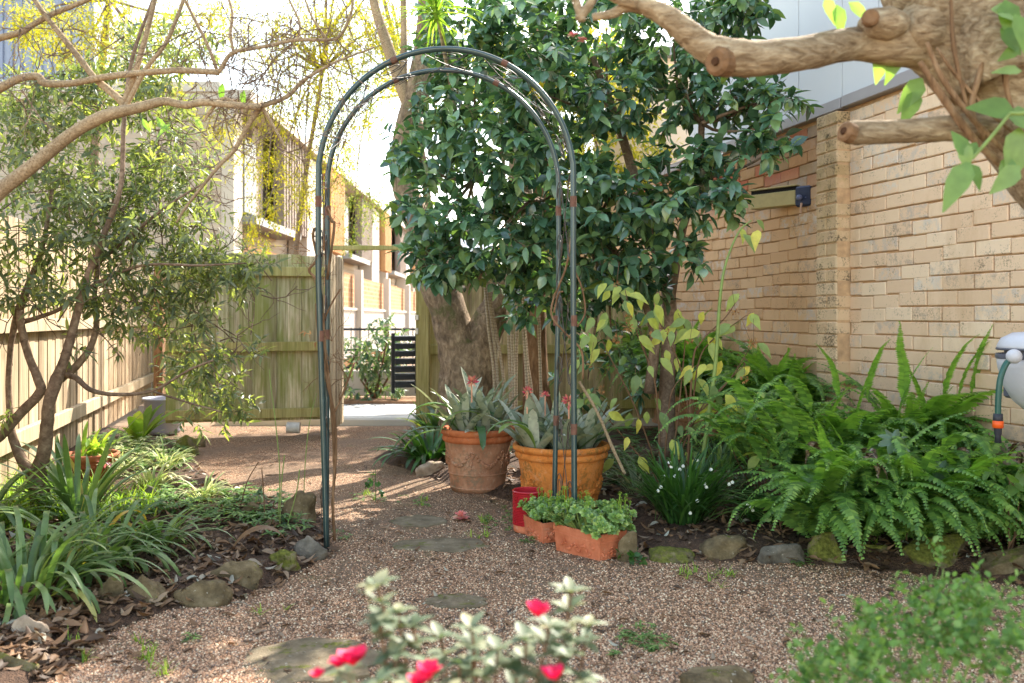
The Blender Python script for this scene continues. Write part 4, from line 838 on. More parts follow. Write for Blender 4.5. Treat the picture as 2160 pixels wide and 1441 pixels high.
for side, xn, xf in ((-1, -.885, -.925), (1, .286, .222)):
    ys = np.array((xf-xn, YF-YN, 0)); ys = ys/np.linalg.norm(ys)
    for z in (.22, .50, .80, 1.10, 1.40, 1.66):
        for (x, y, sg) in ((xn, YN, 1), (xf, YF, -1)):
            c = np.array((x, y, z))+ys*sg*.075; b = MB(); b.tube(scroll(c, ys*sg*-1, (0, 0, 1.25), .062, 1.6), .0022, 5); b.build('scroll', M['wire'], ar, smooth=True)
    for z in (.36, .95, 1.53):
        for s_ in (1, -1):
            b = MB(); A_ = np.array((xn, YN, z-.3*s_)); B_ = np.array((xf, YF, z+.3*s_)); b.tube([A_, A_+(B_-A_)*.35+np.array((0, 0, -.03*s_)), A_+(B_-A_)*.65+np.array((0, 0, .03*s_)), B_], .0022, 5, res=4); b.build('scroll', M['wire'], ar, smooth=True)
for a in (.35, .72, 1.1, 1.57, 2.05, 2.45, 2.8):
    R0 = .585; cx = -.305; zc_ = 1.712
    er = np.array((-math.cos(a), 0, math.sin(a))); et = np.array((math.sin(a), 0, math.cos(a)))
    for (yq, sg) in ((YN, 1), (YF, -1)):
        c = np.array((cx, yq+.07*sg, zc_))+er*(R0-.01); b = MB(); b.tube(scroll(c, (0, -sg, 0), et*1.4, .06, 1.5), .0022, 5); b.build('scroll', M['wire'], ar, smooth=True)
    for s_ in (1, -1):
        if a > 2.6: continue
        A_ = np.array((cx, YN, zc_))+np.array((-math.cos(a-.2*s_), 0, math.sin(a-.2*s_)))*R0; B_ = np.array((cx, YF, zc_))+np.array((-math.cos(a+.2*s_), 0, math.sin(a+.2*s_)))*R0
        b = MB(); b.tube([A_, (A_+B_)/2-er*.012, B_], .0022, 5, res=4); b.build('scroll', M['wire'], ar, smooth=True)
# climber stem on the left leg, vine on the right legs
vn = thing('bare_climber', 'leafless thorny climbing stem tied against the left leg of the arch', 'climber', (-.84, 4.15, 0))
b = MB()
for q, r in (([(706, 1140), (702, 1060), (708, 960), (705, 880), (690, 800), (672, 700), (668, 640)], 3.4), ([(706, 1010), (702, 900), (696, 820), (686, 740), (682, 660)], 3), ([(672, 620), (668, 590), (652, 570), (668, 545), (660, 500), (664, 480)], 3), ([(690, 590), (705, 480), (700, 465), (690, 440)], 3), ([(700, 880), (715, 850), (735, 800), (745, 770)], 2.2), ([(676, 690), (700, 640), (718, 610)], 2)):
    b.tube(pl(q, 4.13), r/F*4.13, 6, res=5, jit=.1)
for q in ((735, 800), (715, 850), (660, 560), (655, 530), (665, 600), (700, 720), (690, 800), (745, 770), (700, 470), (664, 500), (690, 400), (696, 300), (712, 340)):
    for i in range(3): twigs(b, P(*q, 4.13), (U(-1, 1), U(-.3, .3), U(.0, 1)), U(.08, .18), .0018, 1)
b.build('stem', M['barkred'], vn, smooth=True)
b = MB(); 
for q in ((640, 700), (655, 706), (672, 750), (668, 722)): b.inst(LEAF['lance'], [P(q[0]+U(-5, 5), q[1], 4.12) for _ in range(3)], rng.normal(size=(3, 3)), np.tile((0, -.5, 1.), (3, 1)), U(.02, .035, 3))
b.build('leaves', M['dry'], vn)
vr = thing('dry_vine', 'dry brown vine loop tangled round the right legs of the arch', 'climber', (.25, 4.3, 0))
b = MB()
for q, r in (([(1230, 800), (1226, 740), (1190, 700), (1165, 670), (1165, 640), (1180, 600), (1195, 560), (1205, 500)], 2.5), ([(1210, 565), (1228, 610), (1234, 660), (1218, 690)], 2), ([(1168, 660), (1178, 620), (1188, 615)], 2.2)): b.tube(pl(q, 4.25), r/F*4.25, 6, res=5, jit=.1)
b.build('stem', M['barkred'], vr, smooth=True)

# ------------------------------------------------------------------ terracotta pots
def terracotta(name, c1, c2, c3, moss=None, st=.5):
    n = N(name); p = n.pos(); a = n.noise(p, 9, 6, .7); z = n.n('SeparateXYZ', {0: p}).outputs[2]
    col = n.ramp(a, [(.3, c1), (.52, c2), (.74, c3)])
    col = n.mix(n.ramp(n.noise(p, 14, 6, .75), [(.56, (0, 0, 0)), (.7, (.45, .45, .45))]), col, srgb(206, 178, 152)); col = n.mix(n.ramp(n.noise(n.mapv(p, (1, 1, .5)), 18, 6, .8), [(.58, (0, 0, 0)), (.72, (.6, .6, .6))]), col, srgb(96, 70, 50))
    if moss: col = n.mix(n.ramp(n.math('MULTIPLY', n.noise(p, 5, 5, .7), n.noise(p, 50, 3)), [(.26, (0, 0, 0)), (.36, (.7, .7, .7))]), col, moss)
    return n.done(n.pbr(col, .85, .25, n.bump(n.noise(p, 90, 5, .7), st, .004)))
M['terraA'] = terracotta('weathered terracotta', srgb(136, 96, 72), srgb(170, 122, 94), srgb(190, 146, 118), srgb(128, 112, 90))
M['terraArim'] = terracotta('orange terracotta rim', srgb(150, 78, 46), srgb(188, 108, 66), srgb(208, 132, 90))
M['terraB'] = terracotta('bright terracotta', srgb(168, 92, 36), srgb(206, 126, 58), srgb(216, 144, 86), srgb(120, 92, 44))
M['terraC'] = terracotta('trough terracotta', srgb(178, 98, 66), srgb(204, 122, 88), srgb(214, 140, 108), None, .7)
M['soil'] = flat('potting soil', srgb(52, 42, 34), .95, .1, .3, 30, bump=.8)
def big_pot(name, label, c, R1, h, mat, rim, group, rot=0.0, gar_z=.66):
    t = thing(name, label, 'flower pot', c, group); c = np.array(c)
    b = MB(); hb = h*.84; rb = R1*.70
    prof = [(0, .0), (rb*.97, 0), (rb, .015)]
    for f in np.linspace(.05, 1, 14): prof.append((rb+(R1*.90-rb)*f**.9, hb*f))
    prof += [(R1*.90, hb+.005), (R1*.80, hb+.004)]
    b.lathe(prof, c, 48)
    for z in (.10, .36): 
        rr_ = rb+(R1*.90-rb)*(z)**.9; b.lathe([(rr_-.004, hb*z-.006), (rr_+.006, hb*z-.003), (rr_+.006, hb*z+.003), (rr_-.004, hb*z+.008)], c, 48)
    b.build('body', mat, t, smooth=True)
    b = MB(); b.lathe([(R1*.86, hb-.02), (R1*.94, hb-.012), (R1*.965, hb+.004), (R1*.94, hb+.018), (R1*.93, hb+.022), (R1*.965, hb+.026), (R1*1.0, hb+.036), (R1*1.01, h-.012), (R1*.99, h), (R1*.93, h+.003), (R1*.88, h-.006), (R1*.86, h-.06)], c, 56); b.build('rim', rim, t, smooth=True)
    b = MB()   # moulded garlands
    def onpot(a, z):
        f = z/hb; r_ = rb+(R1*.90-rb)*max(f, 0)**.9; return c+np.array((math.cos(a)*r_, math.sin(a)*r_, z))
    ng = 6
    for g in range(ng):
        a0 = rot+g*2*math.pi/ng
        for i in range(13):
            f = i/12; a = a0+(f-.5)*.72; z = hb*gar_z-.055*(1-(2*f-1)**2)*(hb/.3)+.015
            for k in range(2): b.ball(onpot(a+U(-.02, .02), z+U(-.008, .008)), U(.009, .014), 1, (1, 1, 1))
        for i in range(7): b.ball(onpot(a0+.52+U(-.03, .03), hb*gar_z+.01-i*.010+U(-.004, .004)), .011-.0006*i, 1)
        for i in range(9): ang = i*.7; b.ball(onpot(a0+.12+.09*math.cos(ang), hb*(gar_z+.0)+.045+.0*math.sin(ang)) if i < 0 else onpot(a0+.52+.075*math.cos(ang), hb*gar_z+.028+.016*math.sin(ang)), .008, 1)
    b.build('garland', mat, t, smooth=True)
    b = MB(); b.lathe([(0, h-.04), (R1*.87, h-.045)], c, 32); b.build('soil', M['soil'], t)
    return t
cA = (P(1008, 0, 5.42)[0], 5.42, .0); cB = (P(1184, 0, 4.87)[0], 4.87, .0)
PG = 'large terracotta pots with moulded garlands'
big_pot('terracotta_pot', 'weathered brownish terracotta pot with garlands, left of the two big pots', cA, .228, .385, M['terraA'], M['terraArim'], PG, .9)
big_pot('terracotta_pot', 'bright orange terracotta pot with garlands standing behind the succulents', cB, .268, .365, M['terraB'], M['terraB'], PG, -1.9, .5)

def bromeliad(name, label, c, z, plants, spec, flowers, group):
    t = thing(name, label, 'plant', (c[0], c[1], z), group); b = MB(); g = MB()
    for (dx, dy, n_, L, W, el, bd) in plants:
        for i in range(n_):
            az = i*2.4+U(-.2, .2); f = i/n_
            ribbon(b, (c[0]+dx+.015*math.cos(az), c[1]+dy+.015*math.sin(az), z-.05), az, el-f*.45+U(-.1, .1), bd*(.4+f)+U(0, .3), L*U(.8, 1.15), W*U(.85, 1.1), 10, .45)
    for a in spec: ribbon(g, a[0], a[1], a[2], a[3], a[4], a[5], 12, .3)
    b.build('leaves', M['brom'], t, smooth=True)
    if spec: g.build('green_leaves', M['bromgreen'], t, smooth=True)
    for (px, py, Yq, s_) in flowers:
        q = P(px, py, Yq); m = MB(); d = unit(rng.normal(size=(46, 3))+np.array((0, -.2, .9)))
        m.inst(LEAF['dia'], q+d*.010, d, rng.normal(size=(46, 3)), s_*U(.6, 1.0, 46))
        m.tube([q-np.array((0, 0, .12)), q], .005, 6); m.build('flower', M['pinkred'], t)
    return t
bromeliad('bromeliad', 'silvery bromeliads with a pink flower growing in the left terracotta pot', cA, .36,
  [(-.08, -.06, 11, .34, .055, 1.35, .5), (.09, -.03, 12, .34, .055, 1.4, .4), (.0, .08, 11, .42, .055, 1.4, .4), (-.12, .06, 9, .4, .05, 1.3, .5), (.05, -.10, 8, .26, .05, 1.2, .6)],
  [((cA[0]-.05, cA[1]-.1, .34), 3.2, 1.25, 2.6, .52, .06), ((cA[0]-.1, cA[1]-.1, .34), 3.3, .5, 1.9, .5, .055), ((cA[0], cA[1]-.12, .36), -1.4, .7, 2.4, .34, .05), ((cA[0]+.12, cA[1]-.1, .34), 3.6, 1.1, 2.6, .5, .045), ((cA[0]-.12, cA[1]-.05, .34), 2.9, .3, 1.5, .4, .05), ((cA[0]-.1, cA[1], .34), 3.5, .9, 1.3, .35, .05), ((cA[0]+.2, cA[1]-.2, .36), 2.8, 1.0, 2.4, .5, .05)],
  [(995, 806, 5.2, .04)], 'bromeliads in the big pots')
bromeliad('bromeliad', 'silvery banded bromeliads with orange pink flowers in the right terracotta pot', cB, .34,
  [(-.15, -.08, 11, .30, .06, 1.3, .5), (.0, -.10, 12, .28, .06, 1.35, .5), (.13, -.02, 12, .34, .06, 1.35, .5), (-.05, .1, 10, .4, .055, 1.4, .4), (.16, .1, 8, .36, .05, 1.2, .5), (-.18, .06, 8, .34, .06, 1.3, .5)],
  [((cB[0]+.08, cB[1]-.1, .33), -.2, .8, 1.0, .36, .055), ((cB[0]+.1, cB[1]-.05, .33), .2, .5, .9, .38, .055), ((cB[0]+.12, cB[1], .33), .5, 1.0, 1.2, .34, .045), ((cB[0]-.16, cB[1]-.12, .34), 3.9, 1.3, 2.2, .34, .06), ((cB[0]-.1, cB[1]-.1, .34), 3.3, 1.2, 2.4, .42, .05)],
  [(1112, 826, 4.8, .03), (1200, 848, 4.68, .04), (1150, 836, 5.0, .025)], 'bromeliads in the big pots')

# red ribbed pot
rp_ = (P(1114, 0, 4.34)[0], 4.34, .01); t = thing('red_pot', 'red horizontally ribbed cylinder pot on a bare clay foot beside the trough', 'flower pot', rp_)
M['redglaze'] = flat('red glaze', srgb(176, 36, 46), .25, .6, .15, 20)
b = MB(); prof = [(.066, .035)]
for k in range(19): z = .036+k*.0082; prof += [(.0715, z), (.0772, z+.002), (.0772, z+.0052), (.0715, z+.0075)]
prof += [(.078, .195), (.079, .200), (.076, .203), (.070, .200), (.069, .1)]; b.lathe(prof, rp_, 40); b.build('glazed_wall', M['redglaze'], t)
b = MB(); b.lathe([(0, 0), (.066, 0), (.072, .006), (.0725, .036), (.06, .037)], rp_, 40); b.build('clay_foot', M['terraC'], t, smooth=True)
b = MB(); b.lathe([(0, .165), (.071, .163)], rp_, 24); b.build('soil', M['soil'], t)

# terracotta troughs with jade succulents
def trough(label, corner, u, L, Wd, h, group):
    """corner = nearest ground corner; u = direction of the long side going away to the left"""
    u = unit(np.array(u)); v = np.array((-u[1], u[0])) if np.dot((-u[1], u[0]), (1, .3)) > 0 else np.array((u[1], -u[0]))
    c = np.array(corner)+u*L/2+v*Wd/2; t = thing('terracotta_trough', label, 'planter', (c[0], c[1], .005), group); z0 = gz(c[0], c[1])*0+.008
    V = []; 
    def ring(k, z): return [tuple(c+u*a*(L/2*k)+v*b_*(Wd/2-L/2*(1-k))) + (z,) for a, b_ in ((-1, -1), (-1, 1), (1, 1), (1, -1))]
    lv = [(.93, z0), (.97, z0+h*.66), (.985, z0+h*.67), (.985, z0+h*.72), (.975, z0+h*.73), (.975, z0+h*.77), (1.0, z0+h*.78), (1.0, z0+h), (.93, z0+h), (.92, z0+h*.7)]
    for k, z in lv: V += ring(k, z)
    q = [(0, 1, 2, 3)]
    for i in range(len(lv)-1):
        for j in range(4): q.append((i*4+j, i*4+(j+1) % 4, i*4+4+(j+1) % 4, i*4+4+j))
    b = MB(); b.add(V, np.array(q)); b.build('body', M['terraC'], t)
    b = MB()
    for sgn, dv, ln in ((-1, v, L), (None, u, Wd)):
        for i in range(int(ln*150)):
            f = U(-.36, .36)
            if sgn: base_ = c-v*(Wd/2*.955)+u*f*L; zz = z0+h*.36+math.sin(f*30)*h*.12+U(-.006, .006)
            else: base_ = c-u*(L/2*.955)+v*f*Wd; zz = z0+h*.36+U(-.02, .02)
            b.ball((base_[0], base_[1], zz), U(.005, .009), 1, (1, 1, .8))
    b.build('moulding', M['terraC'], t, smooth=True)
    b = MB(); rg = ring(.93, z0+h*.85); b.add(rg, np.array([(0, 1, 2, 3)])); b.build('soil', M['soil'], t)
    return c, u, v
TG = 'terracotta troughs'
c1, u1, v1 = trough('longer terracotta trough in front, its corner pointing at the camera', (.372, 3.745), (-.62, .785), .30, .165, .125, TG)
c2, u2, v2 = trough('smaller terracotta trough tucked behind the longer one', (.140, 4.075), (-.42, .9), .20, .14, .10, TG)
SR = (np.concatenate([LEAF['round'][0]]), LEAF['round'][1])
def succulents(label, c, u, v, L, Wd, z, n_, hmax):
    t = thing('jade_succulent', label, 'plant', (c[0], c[1], z), 'succulents in the troughs'); b = MB(); s = MB(); fl_ = MB()
    for i in range(int(n_*1.3)):
        q = c+u*U(-.58, .58)*L+v*U(-.75, .75)*Wd; hh = z+U(.0, hmax)*(1-.5*abs(np.dot(q-c, u))/L); cc_ = np.array((q[0], q[1], hh)); tilt = unit(np.array((q[0]-c[0], q[1]-c[1], .12+U(0, .1))))
        tilt = unit(tilt+np.array((0, -.25, .5))); s1 = unit(np.cross(tilt, (.3, .1, 1.))); s2 = np.cross(tilt, s1)
        s.tube([np.array((c[0]+(q[0]-c[0])*.5, c[1]+(q[1]-c[1])*.5, z-.03)), cc_], .003, 5, cap=False)
        sz = U(.02, .034)
        for ly, (kk, sp, up_) in enumerate(((6, 1.0, .25), (5, .75, .7), (4, .4, 1.2))):
            a = np.arange(kk)*2*math.pi/kk+ly*.6+U(0, 1); d = (np.cos(a)[:, None]*s1+np.sin(a)[:, None]*s2)*sp+tilt*up_
            b.inst(SR, np.tile(cc_+tilt*ly*.005, (kk, 1)), d, np.tile(tilt, (kk, 1))+rng.normal(size=(kk, 3))*.1, sz*(1-.2*ly))
        if U(0, 1) < .25:
            L_ = U(.03, .07); tp = cc_+tilt*.3*L_+np.array((0, 0, L_)); fl_.tube([cc_, tp], .0016, 4); d = unit(rng.normal(size=(14, 3))+np.array((0, 0, .6))); fl_.inst(LEAF['dia'], tp+d*.003, d, rng.normal(size=(14, 3)), .009)
    b.build('leaves', M['succ'], t, smooth=True); s.build('stems', M['greenstem'], t); fl_.build('flower_stalks', M['grass'], t)
succulents('light green succulent rosettes filling the longer front trough', c1, u1, v1, .32, .15, .135, 130, .10)
succulents('light green succulent rosettes spilling from the smaller trough', c2, u2, v2, .17, .12, .12, 70, .07)

# ------------------------------------------------------------------ rocks
def rockmat(name, c1, c2, c3, moss, thr):
    n = N(name); p = n.pos(); a = n.noise(p, 12, 6, .7); nz = n.n('SeparateXYZ', {0: n.n('NewGeometry').outputs['Normal']}).outputs[2]
    col = n.ramp(a, [(.3, c1), (.5, c2), (.72, c3)])
    col = n.mix(n.ramp(n.noise(p, 55, 3), [(.68, (0, 0, 0)), (.74, (.6, .6, .6))]), col, srgb(190, 184, 170))
    k = n.math('ADD', n.noise(p, 8, 6, .75), n.math('MULTIPLY', nz, .12))
    mc = n.ramp(n.noise(p, 70, 3), [(.3, srgb(70, 72, 30)), (.7, srgb(116, 118, 52))])
    col = n.mix(n.ramp(k, [(thr, (0, 0, 0)), (thr+.08, (1, 1, 1))]), col, mc)
    return n.done(n.pbr(col, .92, .2, n.bump(n.math('ADD', a, n.noise(p, 90, 5, .7)), .7, .01)))
M['rock'] = rockmat('brown grey rock', srgb(70, 60, 44), srgb(106, 92, 68), srgb(142, 126, 98), None, .66)
M['rockmoss'] = rockmat('moss covered rock', srgb(70, 64, 48), srgb(104, 94, 70), srgb(140, 130, 100), None, .46)
M['rockgrey'] = rockmat('grey rock', srgb(72, 66, 58), srgb(104, 98, 88), srgb(140, 132, 120), None, .72)
M['rockpale'] = rockmat('pale pinkish rock', srgb(120, 106, 92), srgb(160, 144, 126), srgb(190, 176, 158), None, .7)
def rock(label, x0, x1, ytop, ybot, mat, deep=1.0, sd_=0, cut=0.0, name='rock', group='rocks edging the beds'):
    g = G((x0+x1)/2, ybot, 0); Yf = g[1]; wd = (x1-x0)/F*Yf; D = wd*.6*deep; Yc = Yf+D*.45; sc = Yc/F
    ht = H-(ytop-HZ)/F*Yc; hh = max(ht, .02)
    V, f = ICO[4]; V = V.copy(); r_ = np.random.default_rng(sd_+int(x0)*3+int(ytop))
    for k in range(9):   # facet planes
        nrm = unit(r_.normal(size=3)); d = r_.uniform(.52, .82); s = V@nrm; V = V-np.maximum(s-d, 0)[:, None]*nrm
    nz = np.array([mnoise.noise(Vector(v*1.7+sd_)) for v in V]); n2 = np.array([mnoise.noise(Vector(v*5+sd_+9)) for v in V]); V = V*(1+.22*nz+.06*n2)[:, None]
    V = V/np.abs(V).max(0)
    V = V*np.array((wd/2, D/2, hh*.8)); V[:, 2] += hh*.2; b = MB(); cx = ((x0+x1)/2-1080)/F*Yc
    b.add(V+np.array((cx, Yc, 0)), f); o = b.build(name, mat, loc=(cx, Yc, 0), smooth=True); tag(o, label, 'rock', group); return o
rk, rm, rg, rpale = M['rock'], M['rockmoss'], M['rockgrey'], M['rockpale']
for a in [('bright mossy rock in the bottom left corner of the photo', -60, 88, 1352, 1452, rm), ('pale pinkish upright rock beside the bottom left mossy rock', 22, 112, 1296, 1382, rpale, .7),
  ('brown rock half hidden under the drooping strap leaves', 262, 352, 1212, 1290, rk), ('dark rock tucked behind the strap leaves', 205, 272, 1215, 1288, rk), ('flat grey green rock with moss specks at the end of the strap leaves', 368, 492, 1222, 1280, rk), ('long smooth wedge shaped brown rock on the left bed edge', 418, 570, 1182, 1245, rk, .8),
  ('small moss topped rock left of the arch foot', 562, 642, 1158, 1206, rm), ('rounded grey rock right at the left foot of the arch', 618, 698, 1130, 1182, rg), ('tall brown green rock standing behind the left arch leg', 592, 684, 1034, 1120, rk), ('broken brown stone leaning among the weeds in the left bed', 500, 570, 1058, 1112, rk, .7), ('low brown stone left of the broken leaning stone', 450, 520, 1078, 1106, rk),
  ('dark grey rock under the variegated spider plant', 280, 350, 1020, 1078, rg), ('mossy stone by the fence side of the left bed', 370, 430, 915, 962, rm), ('small brown stone behind the mossy fence side stone', 400, 440, 920, 945, rk),
  ('tall leaning speckled stone touching the end of the long trough', 1300, 1352, 1112, 1196, rk, .7), ('flat mossy yellow green rock right of the trough', 1352, 1468, 1142, 1192, rm), ('wide brown rock below the snowflake clump', 1464, 1590, 1126, 1188, rk), ('smooth dark grey rock with white lichen flecks', 1592, 1706, 1142, 1196, rg),
  ('tall rounded rock thickly covered in moss', 1702, 1796, 1118, 1194, rm), ('small squarish mossy rock right of the tall mossy one', 1800, 1880, 1138, 1186, rm), ('broad dark mossy rock under the hanging fern fronds', 1900, 2068, 1126, 1204, rm), ('dark shaded rock under the ferns at the right edge', 2070, 2200, 1150, 1222, rk),
  ('flat pale stones edging the bed left of the terracotta pot', 875, 950, 972, 1010, rpale), ('mossy tan boulder at the bottom edge of the photo', 1430, 1610, 1408, 1462, rk), ('brown weathered stump like stone at the left edge', -30, 22, 1010, 1052, rk)]: rock(*a)
# stepping stones, flush with the gravel
def step(label, px, py, rx, ry, mat):
    g = G(px, py, .01); sx = rx/F*g[1]; y1 = G(px, py+ry)[1]; y0 = G(px, py-ry)[1]; k = 22; a = np.arange(k)*2*math.pi/k
    r1 = 1+U(-.16, .12, k); X_ = g[0]+np.cos(a)*sx*r1; Y_ = (y0+y1)/2+np.sin(a)*(y0-y1)/2*r1; z = gz(g[0], g[1])
    V = np.concatenate([np.stack([X_, Y_, np.full(k, z-.03)], 1), np.stack([X_, Y_, np.full(k, z+.004)], 1), np.stack([g[0]+(X_-g[0])*.93, (y0+y1)/2+(Y_-(y0+y1)/2)*.93, np.full(k, z+.009)], 1)])
    j = np.arange(k); q = np.concatenate([np.stack([j, (j+1) % k, k+(j+1) % k, k+j], 1), np.stack([k+j, k+(j+1) % k, 2*k+(j+1) % k, 2*k+j], 1)])
    b = MB(); b.add(V, [q, (2*k+j)[None]]); o = b.build('stepping_stone', mat, loc=(g[0], (y0+y1)/2, z)); tag(o, label, 'stepping stone', 'stepping stones sunk in the path')
M['flag'] = rockmat('mossy flagstone', srgb(86, 76, 60), srgb(116, 104, 84), srgb(144, 130, 108), None, .67)
step('large mossy flagstone in the foreground behind the azalea', 640, 1400, 160, 48, M['flag']); step('small grey flagstone in the middle of the path', 960, 1272, 66, 15, M['flag'])
step('long flat flagstone lying across the path under the arch', 930, 1150, 105, 14, M['flag']); step('greenish flagstone behind the arch beside the fallen flower', 880, 1100, 60, 12, M['flag'])
b = MB()
for q in ([(560, 1004), (700, 1002), (830, 996), (940, 985)],): b.tube([G(x, y, .0) for x, y in q], .013, 6, res=3)
tag(b.build('edging_board', M['barkleft'], loc=(0, 0, 0)), 'thin timber edging strip crossing the path behind the arch', 'edging')

# ------------------------------------------------------------------ ferns
def frond_tpl(L=1.0, arch=1.0, npin=42, wid=.085, seed=0, e0=1.35):
    r_ = np.random.default_rng(seed); t = np.linspace(0, 1, npin+1); el = e0-arch*2.1*t**1.25; x = np.concatenate([[0], np.cumsum(np.cos(el[:-1]))])/npin*L; z = np.concatenate([[0], np.cumsum(np.sin(el[:-1]))])/npin*L
    V = []; q = []; y = np.cumsum(r_.normal(size=npin+1)*.004)
    c = np.stack([x, y, z], 1); tg = unit(np.gradient(c, axis=0)); nr = unit(np.cross(tg, np.cross((0, 0, 1.)*np.ones((npin+1, 1)), tg)+1e-6))
    for i in range(2, npin+1):
        f = t[i]; w_ = wid*min(1, f*5)*max(.12, (1-f**2.6))**.9; n_ = np.cross(tg[i], (0, 1, 0)); n_ = -n_ if n_[2] < 0 else n_
        for s in (-1, 1):
            b0 = c[i]; d = np.array((0, s, 0))*1.0+tg[i]*.28+n_*(-.22+r_.uniform(-.1, .14)); d = unit(d); pw = w_*.17+.008
            p = len(V); hw = tg[i]*pw
            V += [b0-hw*.7, b0+hw*.7, b0+d*w_*.55+hw*.85, b0+d*w_*.55-hw*.75, b0+d*w_+hw*.15-n_*w_*.12]; q += [(p, p+1, p+2, p+3), (p+3, p+2, p+4, p+4)]
    V = np.array(V); qa = np.array([a for a in q if a[2] != a[3]]); ta = np.array([(a[0], a[1], a[2]) for a in q if a[2] == a[3]])
    p0 = len(V); k = np.arange(npin); w2 = .0035*(1-t*.6); R1 = np.stack([x, y-w2, z+.002], 1); R2 = np.stack([x, y+w2, z+.002], 1); V = np.concatenate([V, R1, R2]); qr = np.stack([p0+k, p0+k+1, p0+npin+1+k+1, p0+npin+1+k], 1)
    return V, [np.concatenate([qa, qr]), ta]
FT = [frond_tpl(1, a, 40, w_*1.15, i) for i, (a, w_) in enumerate(((.7, .075), (.95, .08), (1.15, .08), (1.3, .075), (.2, .07), (1.0, .085)))]+[frond_tpl(1, .5, 44, .07, 9, 1.5), frond_tpl(1, .3, 44, .07, 11, 1.45)]
def fern_obj(nf, L, up, mat, lmat, nlight=0, rad=.05):
    b = MB(); lb = MB()
    for i in range(nf+nlight):
        az = -math.pi/2+rng.normal()*1.15; lg = i >= nf; k = rng.choice([0, 1, 1, 2, 2, 3, 5]) if not lg else rng.choice([0, 0, 6, 7])
        d = np.array((math.cos(az), math.sin(az), U(-.2, .3) if not lg else U(-.1, .2)))
        (lb if lg else b).inst(FT[k], [np.array((math.cos(az)*rad*U(0, 1), math.sin(az)*rad*U(0, 1), .0))], [d], [np.array((0, 0, 1.))+rng.normal(size=3)*.15], L*U(.65, 1.15), L*U(.8, 1.2))
    return b, (lb if nlight else None)
def add_fern(o0, x, y, z, rz, s):
    if o0 is None:
        t = thing('sword_fern', FL, 'fern', (0, 0, 0), 'sword ferns massed against the brick wall'); b, lb = fern_obj(rng.integers(26, 32), .78, .3, 0, 0, 4)
        b.build('fronds', M['fern'], t); 
        if lb: lb.build('young_fronds', M['fernlight'], t)
        o = t
    else:
        o = o0.copy(); C.objects.link(o)
        for ch_ in o0.children: k = ch_.copy(); C.objects.link(k); k.parent = o
    o.location = (x, y, z); o.rotation_euler = (0, 0, rz); o.scale = (s, s, s); return o
FLS = ['arching green sword fern rooted right behind the edging rocks', 'arching green sword fern in the middle of the fern mass', 'arching green sword fern growing close against the brick wall']
FL = 'arching green sword fern, one of the dense mass between the rocks and the brick wall'
protos = []; spots = []
for row, (yb, nrow) in enumerate(((1140, 9), (1050, 9), (970, 8), (915, 8), (875, 8))):
    for i in range(nrow):
        x0 = (1700, 1640, 1590, 1610, 1640)[row]; px = x0+(2230-x0)*(i+.5)/nrow+U(-20, 20); g = G(px, yb+U(-12, 12), .05)
        wx = 3.71-.258*g[1]
        if g[0] > wx-.14: g[0] = wx-.14-U(0, .1)
        spots.append((g[0], g[1], row))
for i, (x, y, row) in enumerate(spots):
    s = {0: .85, 1: .95, 2: 1.0}.get(0 if y < 4.9 else (1 if y < 6 else 2)); zz = .04+row*.105
    if i < 6: o = add_fern(None, x, y, zz, U(-.5, .5), s*U(.9, 1.1)); protos.append(o)
    else: o = add_fern(protos[rng.integers(0, 6)], x, y, zz, U(-.6, .6), s*U(.85, 1.15))
    o['label'] = FLS[0 if row == 0 else (1 if row < 3 else 2)]
# a few fronds of their own against the wall
t = thing('tall_fern', 'lighter green fern with upright young fronds standing against the brick wall', 'fern', (P(1950, 0, 4.95)[0], 4.95, .05)); b = MB()
for (px, py, ytop, lean) in ((1770, 850, 700, -.3), (1830, 840, 690, .1), (1905, 860, 664, .02), (1990, 850, 676, -.1), (2020, 850, 678, .05), (2048, 850, 672, .1), (2070, 850, 632, .45), (1890, 900, 720, .3), (1800, 900, 745, .3), (1960, 900, 750, -.4), (2140, 800, 690, .2), (1680, 900, 770, -.6), (1740, 930, 780, .2)):
    Yq = 4.75; p0 = P(px, py, Yq); L_ = (py-ytop)/F*Yq*1.02
    b.inst(FT[rng.choice([6, 7])] if abs(lean) < .4 else FT[4], [p0], [np.array((lean*3+U(-.5, .5), -.4, 0.0))], [np.array((0, 0, 1.))], L_, L_*1.1)
b.build('fronds', M['fernlight'], t)
t = thing('draping_fern', 'long fern fronds hanging over the edging rocks towards the gravel', 'fern', (P(1980, 0, 4.0)[0], 4.0, .05)); b = MB()
for i in range(64):
    px = U(1740, 2240); Yq = U(3.95, 4.25); p0 = P(px, U(950, 1080), Yq); b.inst(FT[rng.choice([2, 3, 5])], [p0], [np.array((U(-.7, .7), -1, -.35))], [(0, 0, 1.)], U(.34, .5), U(.4, .56))
b.build('fronds', M['fern'], t)
dd_ = MB()
for i in range(16):
    px = U(1680, 2200); dd_.inst(FT[3], [P(px, U(960, 1060), U(3.95, 4.4))], [np.array((U(-.8, .8), -1, -.3))], [(0, 0, 1.)], U(.3, .45), U(.2, .35))
dd_.build('dead_fronds', M['litter'], t)
t = thing('trailing_fern', 'blue green fern fronds trailing left from the fern mass below the wall', 'fern', (P(1560, 0, 4.8)[0], 4.8, .05)); b = MB()
for i in range(48):
    px = U(1540, 1760); Yq = U(4.2, 5.2); p0 = P(px, U(880, 1000), Yq); b.inst(FT[rng.choice([1, 2, 5])], [p0], [np.array((-1, U(-1.2, .2), -.1))], [(0, 0, 1.)], U(.4, .6), U(.4, .6))
b.build('fronds', M['fern'], t)
